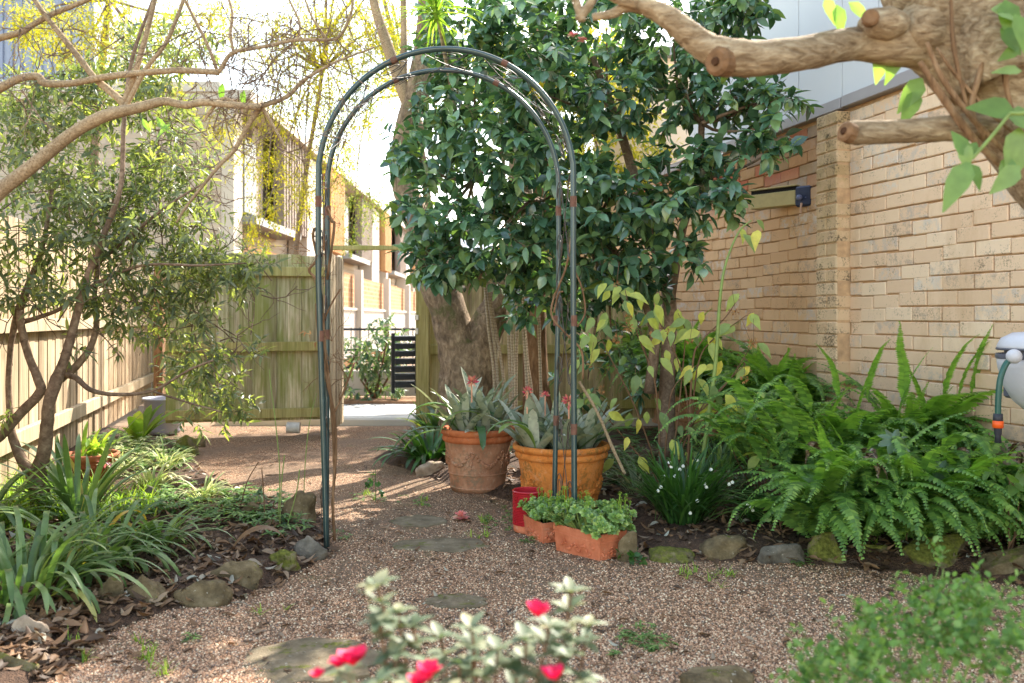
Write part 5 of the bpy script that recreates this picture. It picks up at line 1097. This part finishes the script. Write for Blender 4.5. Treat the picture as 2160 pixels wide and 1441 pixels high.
# understory leaves so that soil does not show through: broad leaves
def palm(mb, c, r, nrm, k=7):
    V = [np.zeros(3)]; nrm = unit(nrm); s1 = unit(np.cross(nrm, (.2, .3, 1))); s2 = np.cross(nrm, s1)
    nn_ = k*4; f = []
    for i in range(nn_+1):
        a = -2.6+5.2*i/nn_; rr_ = r*(.62+.38*abs(math.cos((i % 4)/4*math.pi))**1.5); V.append(s1*math.cos(a)*rr_+s2*math.sin(a)*rr_+nrm*(.12*rr_*math.cos(k*a)-.15*rr_))
    for i in range(nn_): f.append((0, i+1, i+2))
    mb.add(np.array(V)+c, np.array(f))
M['begonia'] = leafmat('dusky begonia leaf', [(0, (.07, .12, .07, 1)), (1, (.13, .2, .12, 1))], .2, (1.6, 1.7, .9, 1), .4, .5)
t = thing('begonia', 'dusky pointed begonia leaves spread among the sword ferns', 'plant', (P(1900, 0, 4.2)[0], 4.25, .05)); b = MB(); st_ = MB()
for (px, py, r) in ((1888, 930, .075), (1990, 1000, .085)):
    c = P(px, py, 3.85); palm(b, c, r, (U(-.2, .2), -1, .9)); st_.tube([c, np.array((c[0], 4.25, .05))], .003, 5)
b.build('leaves', M['begonia'], t, smooth=True); st_.build('stems', M['brownstem'], t)
def leafy(name, label, cat, clumps, mat, ll, dens, k, tpl, base=None, stem='brownstem', group=None, twr=.002, **kw):
    base = base if base is not None else np.array(clumps[0][0])*np.array((1, 1, 0)); base = (base[0], base[1], gz(base[0], base[1]))
    return rosette_shrub(name, label, cat, base, clumps, mat, ll, dens, k, tpl, M[stem], [([base, (np.array(base)+c)/2+rng.normal(size=3)*.02, c], [.005, .004, .002]) for c, r in clumps], group, twr=twr, **kw)
leafy('broad_leaved_plant', 'bright green oval leaved plant between the cane begonia and the ferns', 'plant', [cl(1600, 870, 4.9, 40, 22, .12), cl(1560, 900, 4.8, 45, 30, .12), cl(1520, 880, 4.8, 30, 20, .1), cl(1690, 860, 4.9, 16, 12, .06), cl(1600, 930, 4.6, 40, 26, .1)], M['cane'], .12, 150, 5, LEAF['wide'], twl=.05, spread=1.2)
leafy('right_edge_plant', 'soft round leaved plant at the right edge below the hose reel', 'plant', [cl(2130, 1000, 3.7, 40, 30, .08), cl(2150, 1060, 3.7, 30, 40, .08), cl(2150, 1120, 3.7, 25, 25, .06)], M['bigleaf'], .1, 170, 4, LEAF['heart'], twl=.03, spread=1.2)
leafy('kale_rosette', 'pale grey green rosette plant on a brown stem in front of the ferns', 'plant', [cl(1912, 1040, 3.95, 20, 18, .04)], M['azalea'], .055, 1400, 8, LEAF['lance'], twl=.02, spread=1.0)
leafy('nasturtium', 'round leaved green plant under the ferns above the dark rock', 'plant', [cl(1640, 1080, 4.15, 40, 22, .08), cl(1690, 1060, 4.2, 30, 30, .08), cl(1700, 1105, 4.1, 30, 14, .06), cl(1650, 1040, 4.2, 30, 20, .08)], M['herb'], .04, 420, 5, LEAF['round'], twl=.03, spread=1.2)
leafy('violet_plant', 'small clump of scalloped dark green leaves at the foot of the long trough', 'plant', [cl(1335, 1170, 3.76, 22, 12, .03), cl(1345, 1184, 3.74, 14, 8, .03)], M['strapdark'], .035, 1600, 4, LEAF['round'], twl=.01, spread=1.2)

# ------------------------------------------------------------------ cane plant with pale leaves
t = thing('cane_begonia', 'tall leggy plant with pale yellow green drooping leaves and dried flower clusters', 'plant', (P(1430, 0, 4.9)[0], 4.9, gz(P(1430, 0, 4.9)[0], 4.9))); b = MB(); l = MB(); d_ = MB(); gst = MB()
stems = [[(1478, 1000), (1492, 900), (1510, 760), (1518, 640), (1530, 560), (1558, 490), (1585, 465)]]
gst.tube(np.concatenate([[P(1475, 1060, 4.8)*np.array((1, 1, 0))], pl(stems[0], 4.75)]), [.014, .013, .012, .011, .009, .007, .005, .003], 8, res=5)
for s in ([(1400, 1000), (1390, 900), (1380, 800), (1350, 720), (1330, 660), (1318, 610)], [(1420, 1000), (1430, 880), (1440, 780), (1445, 700), (1430, 660)], [(1440, 1000), (1460, 860), (1475, 760), (1500, 720), (1540, 690), (1575, 665)], [(1410, 990), (1470, 880), (1540, 800), (1590, 720)], [(1390, 1000), (1340, 860), (1290, 760), (1262, 700)], [(1450, 1000), (1450, 850), (1430, 760), (1400, 700), (1380, 650)],
          [(1430, 980), (1480, 860), (1510, 830), (1570, 770)], [(1380, 1000), (1330, 940), (1280, 880), (1250, 840)], [(1460, 780), (1480, 720), (1530, 670), (1560, 625)], [(1405, 1000), (1408, 900), (1420, 820), (1470, 770)]):
    p = pl(s, 4.8+U(-.15, .15)); p = np.concatenate([[np.array((P(1430, 0, 4.85)[0]+U(-.12, .12), 4.85, .04))], p]); b.tube(p, np.linspace(.007, .002, len(p)), 6, res=5)
    for q in p[4:]:
        l.inst(LEAF['heart'], np.tile(q, (2, 1))+rng.normal(size=(2, 3))*.02, np.stack([U(-1, 1, 2), U(-.8, .2, 2), -U(.2, 1.2, 2)], 1), np.stack([U(-.4, .4, 2), -np.ones(2)*.8, U(.2, 1, 2)], 1), U(.08, .12, 2))
for (px, py, n_, s_) in ((1310, 620, 16, 34), (1275, 660, 12, 30), (1330, 640, 12, 30), (1350, 680, 10, 30), (1400, 645, 14, 36), (1430, 690, 12, 34), (1465, 660, 8, 26), (1275, 730, 10, 34), (1250, 760, 8, 30), (1330, 780, 10, 40), (1400, 760, 10, 36), (1440, 800, 12, 36), (1500, 790, 8, 30), (1290, 860, 10, 36), (1360, 870, 12, 44), (1400, 900, 10, 40), (1470, 880, 10, 40), (1540, 830, 6, 22), (1520, 760, 4, 16), (1490, 700, 4, 16), (1330, 940, 10, 40), (1440, 960, 10, 40), (1260, 820, 8, 30), (1585, 475, 7, 14), (1560, 488, 3, 10)):
    n_ = max(2, int(n_*.34)); c = np.array([P(px+U(-s_, s_), py+U(-s_*.8, s_*.8), 4.8+U(-.2, .2)) for _ in range(n_)])
    l.inst(LEAF['heart'], c, np.stack([U(-1, 1, n_), U(-.9, .3, n_), -U(.1, 1.4, n_)], 1), np.stack([U(-.5, .5, n_), -np.ones(n_)*.8, U(.2, 1, n_)], 1), U(.07, .12, n_))
for (px, py, s_) in ((1303, 715, .03), (1325, 690, .03), (1378, 706, .022), (1270, 822, .022), (1338, 820, .022), (1552, 660, .022), (1585, 725, .026), (1590, 720, .022), (1570, 800, .024), (1300, 600, .02), (1325, 670, .02), (1410, 700, .018), (1455, 720, .02), (1245, 770, .016)):
    c = P(px, py, 4.7); dd = unit(rng.normal(size=(22, 3))+np.array((0, 0, -.3))); d_.inst(LEAF['dia'], c+dd*s_*.4, dd, rng.normal(size=(22, 3)), s_*.8); b.tube([c, c+np.array((U(-.05, .05), .05, .12))], .0012, 4)
b.build('stems', M['brownstem'], t, smooth=True); gst.build('green_cane', M['greenstem'], t, smooth=True); l.build('leaves', M['cane'], t, smooth=True); d_.build('dried_flowers', M['dry'], t)
t = thing('fallen_cane', 'dry pale broken cane leaning from the arch towards the bulbs', 'cane', (P(1320, 0, 4.5)[0], 4.5, .05)); b = MB(); b.tube(pl([(1222, 805), (1260, 870), (1290, 940), (1318, 1000)], 4.5), .008, 7, res=3, jit=.1); b.build('cane', M['barkgrey'], t)

# ------------------------------------------------------------------ strap leaved clumps
def clump(name, label, cat, c, n_, L, W, el, bd, mat, rad=.06, group=None, z=None, prof='strap', n=8, fold=.25):
    zz = gz(c[0], c[1]) if z is None else z; t = thing(name, label, cat, (c[0], c[1], zz), group); b = MB()
    for i in range(n_):
        az = U(0, 6.28); r = rad*math.sqrt(U(0, 1)); ribbon(b, (c[0]+r*math.cos(az), c[1]+r*math.sin(az), zz-.005), az+U(-.5, .5), U(*el), U(*bd), L*U(.6, 1.1), W*U(.8, 1.15), n, fold, prof, U(-.3, .3))
    b.build('leaves', mat, t, smooth=True); return t
t = clump('snowflake_bulbs', 'dense clump of dark strap leaves with nodding white snowflake flowers', 'plant', G(1440, 1125), 230, .42, .015, (.75, 1.5), (.2, 1.5), M['strapdark'], .09)
clump('snowflake_bulbs', 'smaller tuft of dark strap leaves under the ferns', 'plant', G(1735, 1115), 40, .26, .015, (.9, 1.5), (.2, 1.0), M['strapdark'], .05)
b = MB(); s = MB()
for (px, py) in ((1412, 975), (1416, 984), (1434, 990), (1441, 983), (1388, 1035), (1394, 1027), (1487, 1020), (1490, 1027), (1471, 1056), (1456, 1082), (1538, 1021), (1545, 1017), (1577, 1062), (1584, 1070), (1588, 1076), (1636, 1064), (1648, 1072), (1585, 1151), (1595, 1153), (1656, 1132), (1652, 1143), (1424, 1004), (1404, 1003), (1455, 1004), (1500, 990), (1470, 970)):
    c = P(px, py, 4.15)
    for i in range(6): a = i*1.05; b.inst(LEAF['round'], [c+np.array((0, 0, .008))], [(math.cos(a)*.42, math.sin(a)*.42, -1)], [(math.cos(a), math.sin(a), .3)], .017)
    g = G(1440+U(-60, 60), 1100, .05); top_ = c+np.array((U(-.01, .01), 0, .03)); mid = (g+top_)/2+np.array((0, 0, .09)); s.tube([g, mid, top_+np.array((-.01 if px > 1440 else .01, 0, .012)), c+np.array((0, 0, .008))], [.0016, .0014, .001, .001], 5, res=5)
b.build('flowers', M['white'], t, smooth=True); s.build('flower_stalks', flat('dark flower stalk', srgb(84, 112, 58), .5, .4, .2, 20), t)
AG = 'strap leaved clumps in the left bed'
clump('agapanthus', 'broad grey green strap leaved clump nearest the bottom left corner', 'plant', G(40, 1285), 130, .46, .023, (.5, 1.45), (1.4, 3.0), M['strap'], .17, AG, n=12)
clump('agapanthus', 'strap leaved clump drooping over the rocks beside the long wedge rock', 'plant', G(195, 1215), 110, .43, .022, (.5, 1.4), (1.4, 3.0), M['strap'], .15, AG, n=12)
clump('agapanthus', 'upright darker strap leaved clump at the foot of the small tree', 'plant', G(165, 1120), 60, .56, .026, (.8, 1.45), (.3, 1.4), M['strap'], .08, AG, n=10)
clump('agapanthus', 'small yellowing strap leaved tuft right of the big clumps', 'plant', G(330, 1180), 34, .32, .02, (.6, 1.3), (.8, 2.0), M['strap'], .06, AG)
clump('agapanthus', 'strap leaved clump at the left edge beside the fence', 'plant', G(-40, 1150), 50, .5, .03, (.5, 1.4), (1, 2.4), M['strap'], .1, AG, n=10)
VG = 'variegated spider plants in the left bed'
clump('spider_plant', 'cream striped spider plant on the dark rock in the left bed', 'plant', G(320, 1050), 70, .26, .014, (.5, 1.4), (.8, 2.2), M['varieg'], .06, VG)
clump('spider_plant', 'cream striped spider plant in the sunny middle of the left bed', 'plant', G(430, 1072), 60, .18, .012, (.4, 1.3), (.8, 2.2), M['varieg'], .07, VG)
clump('spider_plant', 'pale spider plant behind the others nearer the fence', 'plant', G(350, 1000), 60, .22, .012, (.5, 1.4), (.8, 2.2), M['varieg'], .07, VG)
clump('bird_nest_plant', 'lit yellow green broad leaved rosette in front of the grey bucket', 'plant', G(290, 950), 13, .42, .085, (.7, 1.4), (.3, 1.0), M['grass'], .03, n=8)
clump('strap_plant', 'green lily clump left of the big terracotta pot', 'plant', G(905, 985), 75, .38, .034, (.4, 1.35), (.8, 2.2), M['strapdark'], .12)
clump('strap_plant', 'leafy green clump between the gate post and the pots', 'plant', G(925, 940), 40, .42, .05, (.7, 1.45), (.4, 1.6), M['bromgreen'], .08)
clump('strap_plant', 'tuft of grass like leaves at the wall foot behind the bulbs', 'plant', G(1520, 1010), 50, .4, .014, (.7, 1.4), (.5, 1.6), M['strap'], .09)
clump('strap_plant', 'loose grey leaved tuft between the pot and the snowflake clump', 'plant', G(1345, 1060), 34, .3, .013, (.5, 1.3), (.8, 2.0), M['azalea'], .07)
# ground cover and weeds
def cover(name, label, pts, n_, L, W, mat, rad=.05, el=(.6, 1.5), bd=(.3, 1.6)):
    b = MB()
    for (px, py, sx, sy, k) in pts:
        for i in range(k):
            g = G(px+U(-sx, sx), py+U(-sy, sy)); zz = gz(g[0], g[1])
            for j in range(n_): ribbon(b, (g[0]+U(-rad, rad)*.3, g[1]+U(-rad, rad)*.3, zz-.002), U(0, 6.28), U(*el), U(*bd), L*U(.5, 1.2), W, 4, .2, 'grass')
    return tag(b.build(name, mat, smooth=True), label, 'grass', kind='stuff')
cover('grass', 'sunlit bright grass growing along the foot of the left fence', [(60, 1080, 90, 50, 190), (150, 1030, 60, 20, 50), (10, 1120, 60, 40, 90), (250, 1090, 80, 30, 60)], 5, .14, .011, M['grass'])
cover('grass', 'small bright grass seedlings sprouting in the gravel', [(310, 1380, 30, 30, 9), (160, 1385, 25, 20, 5), (330, 1425, 30, 10, 5), (560, 1290, 60, 20, 3), (965, 1035, 6, 4, 2), (1020, 1100, 14, 8, 6), (890, 1062, 10, 6, 4), (1530, 1215, 24, 6, 6), (1452, 1212, 16, 5, 5), (780, 1052, 30, 8, 5), (1480, 1232, 60, 20, 3), (1010, 1130, 30, 5, 5), (1855, 1170, 10, 4, 2)], 5, .055, .005, M['grass'], .03)
def weeds(name, label, pts, mat, ll, k=6, zup=.02):
    b = MB()
    for (px, py, sx, sy, n_) in pts:
        for i in range(n_):
            g = G(px+U(-sx, sx), py+U(-sy, sy)); zz = gz(g[0], g[1])+U(.0, zup); a = np.arange(k)*6.28/k+U(0, 6); b.inst(LEAF['lance'], np.tile((g[0], g[1], zz), (k, 1)), np.stack([np.cos(a), np.sin(a), U(.0, .7, k)], 1), np.tile((0, 0, 1.), (k, 1)), ll*U(.6, 1.2, k))
    return tag(b.build(name, mat, smooth=True), label, 'ground cover', kind='stuff')
weeds('ground_cover', 'low mixed green ground cover and weeds in the left bed', [(200, 1100, 180, 40, 170), (420, 1090, 110, 30, 130), (560, 1090, 60, 30, 50), (330, 985, 70, 25, 120), (250, 950, 60, 20, 100), (600, 1135, 50, 20, 26), (480, 1120, 90, 20, 40)], M['herb'], .045, 6, .06)
weeds('ground_cover', 'pale flowering ground cover around the spider plants near the fence', [(290, 975, 60, 20, 110), (360, 950, 60, 14, 60), (240, 1000, 50, 20, 60)], M['varieg'], .035, 6, .1)
weeds('ground_cover', 'low leafy weeds filling the right bed between the canes', [(1300, 1020, 60, 30, 90), (1480, 1060, 120, 40, 150), (1400, 970, 120, 40, 150), (1620, 1120, 60, 16, 40), (1000, 960, 90, 30, 40), (1600, 980, 90, 30, 120)], M['strapdark'], .06, 6, .12)
weeds('ground_cover', 'tiny flat weeds creeping in the gravel', [(780, 1055, 40, 10, 14), (890, 1062, 16, 8, 8), (1030, 1105, 16, 10, 12), (1340, 1345, 40, 20, 34), (1400, 1360, 30, 14, 16), (840, 1058, 60, 8, 10), (1110, 1148, 14, 4, 8), (1690, 1190, 30, 8, 16), (400, 1350, 14, 8, 6), (720, 1130, 20, 8, 8), (1300, 1378, 10, 6, 5), (1070, 1100, 10, 30, 16)], M['herb'], .022, 6, .02)
t = thing('seedling', 'leafy weed seedling on a thin stem in the path left of the pots', 'plant', G(792, 1062)); b = MB(); q = G(792, 1062); b.tube([q, q+np.array((0, 0, .2))], .002, 5); sprigs(b, None, [(q+np.array((0, 0, .12)), (.05, .05, .07))], 700, 5, .03, LEAF['round'], .02); b.build('leaves', M['strapdark'], t)
for (lab, pts_) in (('thin green rose shoots rising from the left bed beside the arch', [[(585, 1120), (590, 1000), (582, 900), (572, 820), (568, 780)], [(640, 1060), (645, 960), (655, 880), (668, 830)], [(600, 1130), (625, 1040), (632, 990)], [(590, 1130), (592, 1040), (600, 960)]]),
                    ('brittle brown weed stalks standing in the left bed', [[(560, 1120), (556, 1040), (552, 990)], [(500, 1100), (520, 1020), (545, 975)], [(575, 1110), (577, 1060)]])):
    t = thing('shoots', lab, 'plant', G(590, 1120)); b = MB()
    for q in pts_: b.tube(np.concatenate([[G(q[0][0], q[0][1])], pl(q[1:], G(*q[0])[1])]), .0028 if 'green' in lab else .003, 5, res=4)
    b.build('stems', M['greenstem' if 'green' in lab else 'brownstem'], t)
    if 'green' in lab: l = MB(); sprigs(l, None, [cl(530, 1050, 4.6, 30, 14, .05), cl(620, 1100, 4.4, 24, 14, .05), cl(560, 1105, 4.4, 30, 12, .05)], 500, 5, .05, LEAF['lance'], .02); l.build('leaves', M['aralia'], t)

# pot by the fence with pink leaved plant
cP = G(192, 1015, .03); cP = (cP[0], cP[1], gz(cP[0], cP[1])); t = thing('brown_pot', 'low dark terracotta bowl with scalloped band by the left fence', 'flower pot', cP)
M['terraD'] = terracotta('dark stained terracotta', srgb(110, 62, 40), srgb(146, 86, 56), srgb(170, 108, 78))
b = MB(); b.lathe([(0, 0), (.11, 0), (.13, .05), (.145, .11), (.15, .13), (.155, .135), (.165, .14), (.17, .165), (.16, .175), (.145, .17), (.14, .12)], cP, 36)
for i in range(18): a = i*.349; b.ball((cP[0]+.142*math.cos(a), cP[1]+.142*math.sin(a), cP[2]+.10), .02, 1, (1, 1, .8))
b.build('bowl', M['terraD'], t, smooth=True); b = MB(); b.lathe([(0, .15), (.142, .148)], cP, 24); b.build('soil', M['soil'], t)
t = thing('potted_plant', 'green rosette with pink and purple leaves spilling out of the dark bowl', 'plant', (cP[0], cP[1], cP[2]+.15)); b = MB(); l = MB()
for i in range(26): ribbon(b, (cP[0]+U(-.06, .06), cP[1]+U(-.05, .05), cP[2]+.15), U(0, 6.28), U(.4, 1.4), U(.4, 1.5), U(.12, .26), .028, 6, .3, 'lens')
sprigs(l, None, [cl(225, 975, 5.5, 46, 10, .06)], 500, 6, .06, LEAF['narrow'], .03); b.build('leaves', M['grass'], t, smooth=True); l.build('pink_leaves', M['varieg'], t, smooth=True)
b = MB(); sprigs(b, None, [cl(228, 985, 5.4, 14, 6, .03)], 900, 6, .05, LEAF['narrow'], .02); b.build('purple_leaves', leafmat('purple pink leaf', [(0, (.3, .06, .16, 1)), (1, (.55, .2, .32, 1))], .3), t)

# bucket, little can, fallen flower
cK = (P(350, 0, 8.0)[0], 7.95, .02); t = thing('grey_bucket', 'grey plastic tub standing in the fence corner', 'bucket', cK); M['greypl'] = flat('grey blue plastic', srgb(150, 154, 172), .5, .4, .1, 8)
b = MB(); b.lathe([(0, .0), (.135, 0), (.145, .03), (.17, .30), (.182, .305), (.182, .32), (.172, .32), (.165, .3), (.13, .03), (0, .02)], cK, 36); b.build('tub', M['greypl'], t, smooth=True)
b = MB(); th_ = np.linspace(-.3, 3.44, 20); b.tube([(cK[0]+.185*math.cos(a), cK[1]-.03-.06*math.sin(a), .31+.02*math.sin(a)) for a in th_], .004, 5); b.build('handle', M['greypl'], t)
cC = P(618, 908, 7.9); t = thing('white_can', 'small white paint spattered can lying by the fence foot', 'can', (cC[0], cC[1], .03)); b = MB(); b.tube([(cC[0]-.055, cC[1], .075), (cC[0]+.06, cC[1]+.01, .07)], .05, 20); b.build('can', flat('white tin', srgb(196, 192, 184), .4, .5, .2, 20), t)
cF = G(972, 1098, .0); t = thing('fallen_flower', 'fallen pink and cream camellia flower lying on the path', 'flower', cF); b = MB()
for ly, (k, el, s_) in enumerate(((8, .15, .05), (7, .6, .042), (5, 1.1, .03))):
    a = np.arange(k)*6.28/k+ly; b.inst(LEAF['round'], np.tile((cF[0], cF[1], gz(cF[0], cF[1])+.01+.006*ly), (k, 1)), np.stack([np.cos(a)*math.cos(el), np.sin(a)*math.cos(el), np.full(k, math.sin(el))], 1), np.tile((0, 0, 1.), (k, 1)), s_)
b.build('petals', M['palepink'], t, smooth=True)
t = thing('curled_bark', 'big curled brown dead leaf arched over the litter near the arch', 'dead leaf', G(540, 1150)); b = MB(); ribbon(b, G(488, 1162, .05), .3, 1.0, 2.2, .28, .09, 12, .1, 'lens'); b.build('leaf', M['litter'], t, smooth=True)

# ------------------------------------------------------------------ hose reel at the right edge
Yr = 3.75; cR = P(2188, 790, Yr); t = thing('hose_reel', 'pale grey egg shaped wall hose reel at the right edge', 'hose reel', (cR[0], cR[1], 0))
M['reelgrey'] = flat('pale grey plastic', srgb(196, 194, 200), .4, .4, .04, 10, bump=.15); M['reeldark'] = flat('dark grey plastic', srgb(92, 92, 104), .4, .4, .1, 10)
s_ = Yr/F; b = MB(); prof = [(0, -80), (22, -72), (46, -50), (64, -18), (74, 20), (77, 45)]; prof = [(r*s_, z*s_) for r, z in prof]; b.lathe(prof+[(70*s_, 48*s_)], (cR[0], cR[1], cR[2]-6*s_), 40); b.build('lower_shell', M['reelgrey'], t, smooth=True)
b = MB(); b.lathe([(60*s_, 40*s_), (62*s_, 44*s_), (62*s_, 62*s_), (58*s_, 64*s_)], (cR[0], cR[1], cR[2]-4*s_), 32); b.build('dark_band', M['reeldark'], t, smooth=True)
b = MB(); b.lathe([(60*s_, 56*s_), (75*s_, 57*s_), (76*s_, 64*s_), (68*s_, 80*s_), (46*s_, 92*s_), (0, 96*s_)], (cR[0], cR[1], cR[2]-4*s_), 40); b.build('top_cap', M['reelgrey'], t, smooth=True)
b = MB(); b.lathe([(77.5*s_, 37*s_), (79*s_, 42*s_), (77.5*s_, 48*s_)], (cR[0], cR[1], cR[2]-4*s_), 40); b.lathe([(75.5*s_, 55*s_), (78*s_, 57*s_), (76.5*s_, 60*s_)], (cR[0], cR[1], cR[2]-4*s_), 40); b.build('trim', M['reeldark'], t, smooth=True)
b = MB(); b.box((cR[0]-24*s_, cR[1]-38*s_, cR[2]+85*s_), (34*s_, 6*s_, 5*s_), rz=-.4, bev=.002); b.build('handle_slot', M['reeldark'], t)
b = MB(); b.tube([(cR[0]+(r*s_+.0008)*math.cos(-2.0), cR[1]+(r*s_+.0008)*math.sin(-2.0), cR[2]-6*s_+z*s_) for r, z in ((22, -72), (46, -50), (64, -18), (74, 20), (77, 45))], .0012, 4, res=4); b.tube([(cR[0]+(r*s_+.0008)*math.cos(-2.0), cR[1]+(r*s_+.0008)*math.sin(-2.0), cR[2]-4*s_+z*s_) for r, z in ((76, 64), (68, 80), (46, 92))], .0012, 4, res=4); b.build('seam', M['reeldark'], t)
b = MB(); b.ball(P(2139, 752, Yr-.14), 15*s_, 3); b.build('ball_stop', M['reelgrey'], t, smooth=True)
b = MB(); b.box((cR[0]+.02, cR[1]+.1, cR[2]-.02), (.06, .3, .2), bev=.01); b.build('bracket', M['reeldark'], t); b = MB(); b.tube([(cR[0]+.05, cR[1]+.1, cR[2]-.1), (cR[0]+.05, cR[1]+.1, 0)], .02, 8); b.build('stake', M['reeldark'], t)
M['hose'] = flat('green hose', srgb(34, 84, 74), .35, .5, .1, 10)
th2 = thing('garden_hose', 'short green hose end with orange and black connector hanging from the reel', 'hose', P(2105, 880, Yr-.12))
b = MB(); b.tube(pl([(2137, 756), (2122, 768), (2110, 800), (2106, 840), (2105, 880)], Yr-.13), 6*s_, 10, res=5); b.build('hose', M['hose'], th2, smooth=True)
b = MB(); q = P(2105, 0, Yr-.13); Zf = lambda y: P(0, y, Yr-.13)[2]
b.lathe([(0, Zf(872)), (9*s_, Zf(873)), (9.5*s_, Zf(887)), (8*s_, Zf(889))], (q[0], q[1], 0), 20); b.lathe([(8*s_, Zf(902)), (7*s_, Zf(915)), (5.5*s_, Zf(920)), (7*s_, Zf(934)), (0, Zf(935))], (q[0], q[1], 0), 20); b.build('black_fitting', flat('black plastic', srgb(48, 48, 56), .5, .4), th2, smooth=True)
b = MB(); b.lathe([(8*s_, Zf(887)), (10.5*s_, Zf(888)), (10.5*s_, Zf(902)), (8*s_, Zf(903))], (q[0], q[1], 0), 20); b.build('orange_collar', flat('orange plastic', srgb(232, 92, 30), .45, .4), th2, smooth=True)

# ------------------------------------------------------------------ foreground azalea and fine shrub
Ya = 1.25; t = thing('azalea', 'blurred azalea bush with crimson flowers in the bottom foreground', 'shrub', (P(1000, 0, 1.2)[0], 1.25, -.02)); b = MB(); l = MB()
tips = [(795, 1235, 1.22), (800, 1310, 1.2), (870, 1320, 1.25), (930, 1345, 1.3), (995, 1325, 1.25), (1050, 1370, 1.2), (1110, 1350, 1.22), (1160, 1320, 1.2), (1205, 1250, 1.28), (1180, 1380, 1.2), (1240, 1320, 1.3), (830, 1380, 1.2), (900, 1400, 1.2), (970, 1400, 1.2), (1020, 1430, 1.2), (1090, 1420, 1.2), (1150, 1440, 1.2), (1230, 1430, 1.25), (800, 1440, 1.15), (870, 1450, 1.15), (730, 1420, 1.2), (950, 1460, 1.15), (1200, 1350, 1.25), (1000, 1360, 1.3), (840, 1290, 1.25)]
for (x, y, yd) in tips:
    c = P(x, y, yd); b0 = np.array((P(1000, 0, 1.25)[0]+(c[0]-P(1000, 0, 1.25)[0])*.35, 1.25, .15)); b.tube([np.array((P(1000, 0, 1.25)[0], 1.25, -.02)), b0, (b0+c)/2+rng.normal(size=3)*.01, c], [.005, .004, .003, .0022], 6, res=3)
    for ly in range(3 if y < 1300 else 2):
        q = c-unit(c-b0)*ly*.024; k = 6; a = np.arange(k)*6.28/k+U(0, 6); l.inst(LEAF['wide'], np.tile(q, (k, 1)), np.stack([np.cos(a), np.sin(a), U(-.1, .8, k)], 1), np.tile((0, 0, 1.), (k, 1)), U(.024, .036, k), U(.028, .042, k))
b.build('stems', M['brownstem'], t, smooth=True); l.build('leaves', M['azalea'], t, smooth=True)
for (x, y, yd, s_) in ((1135, 1292, 1.2, .026), (745, 1395, 1.2, .032), (1168, 1425, 1.15, .024), (905, 1418, 1.15, .024), (885, 1440, 1.15, .024), (670, 1420, 1.15, .014), (715, 1400, 1.2, .02)):
    b = MB(); k = 7; a = np.arange(k)*6.28/k; b.inst(LEAF['round'], np.tile(P(x, y+10, yd), (k, 1)), np.stack([np.cos(a)*.7, np.sin(a)*.7, U(.4, 1.3, k)], 1), np.tile((0, 0, 1.), (k, 1)), s_); b.build('flower', M['red'], t, smooth=True)
t = thing('fine_leaved_shrub', 'blurred fine leaved green shrub in the bottom right foreground', 'shrub', (P(1950, 0, 1.7)[0], 1.75, -.02)); b = MB(); l = MB()
FC = [cl(2000, 1320, 1.7, 130, 60, .15), cl(1900, 1380, 1.6, 170, 50, .15), cl(2100, 1340, 1.6, 90, 90, .15), cl(1800, 1420, 1.55, 140, 30, .12), cl(1960, 1250, 1.75, 26, 30, .05), cl(2040, 1260, 1.75, 40, 30, .06), cl(1850, 1330, 1.7, 60, 24, .06), cl(1720, 1410, 1.6, 60, 40, .08), cl(2080, 1280, 1.75, 40, 40, .08), cl(1990, 1200, 1.8, 22, 16, .03), cl(1780, 1350, 1.65, 30, 20, .05)]
sprigs(l, b, FC, 1300, 8, .017, LEAF['round'], .06, .15, -.3, 1.0, 1.1, twr=.0006)
for c, r in FC: b.tube([np.array((P(1950, 0, 1.7)[0], 1.75, -.02)), (c+np.array((P(1950, 0, 1.7)[0], 1.75, 0)))/2, c], [.004, .003, .0015], 5, res=3)
b.build('stems', M['greenstem'], t); l.build('leaves', M['fine'], t)
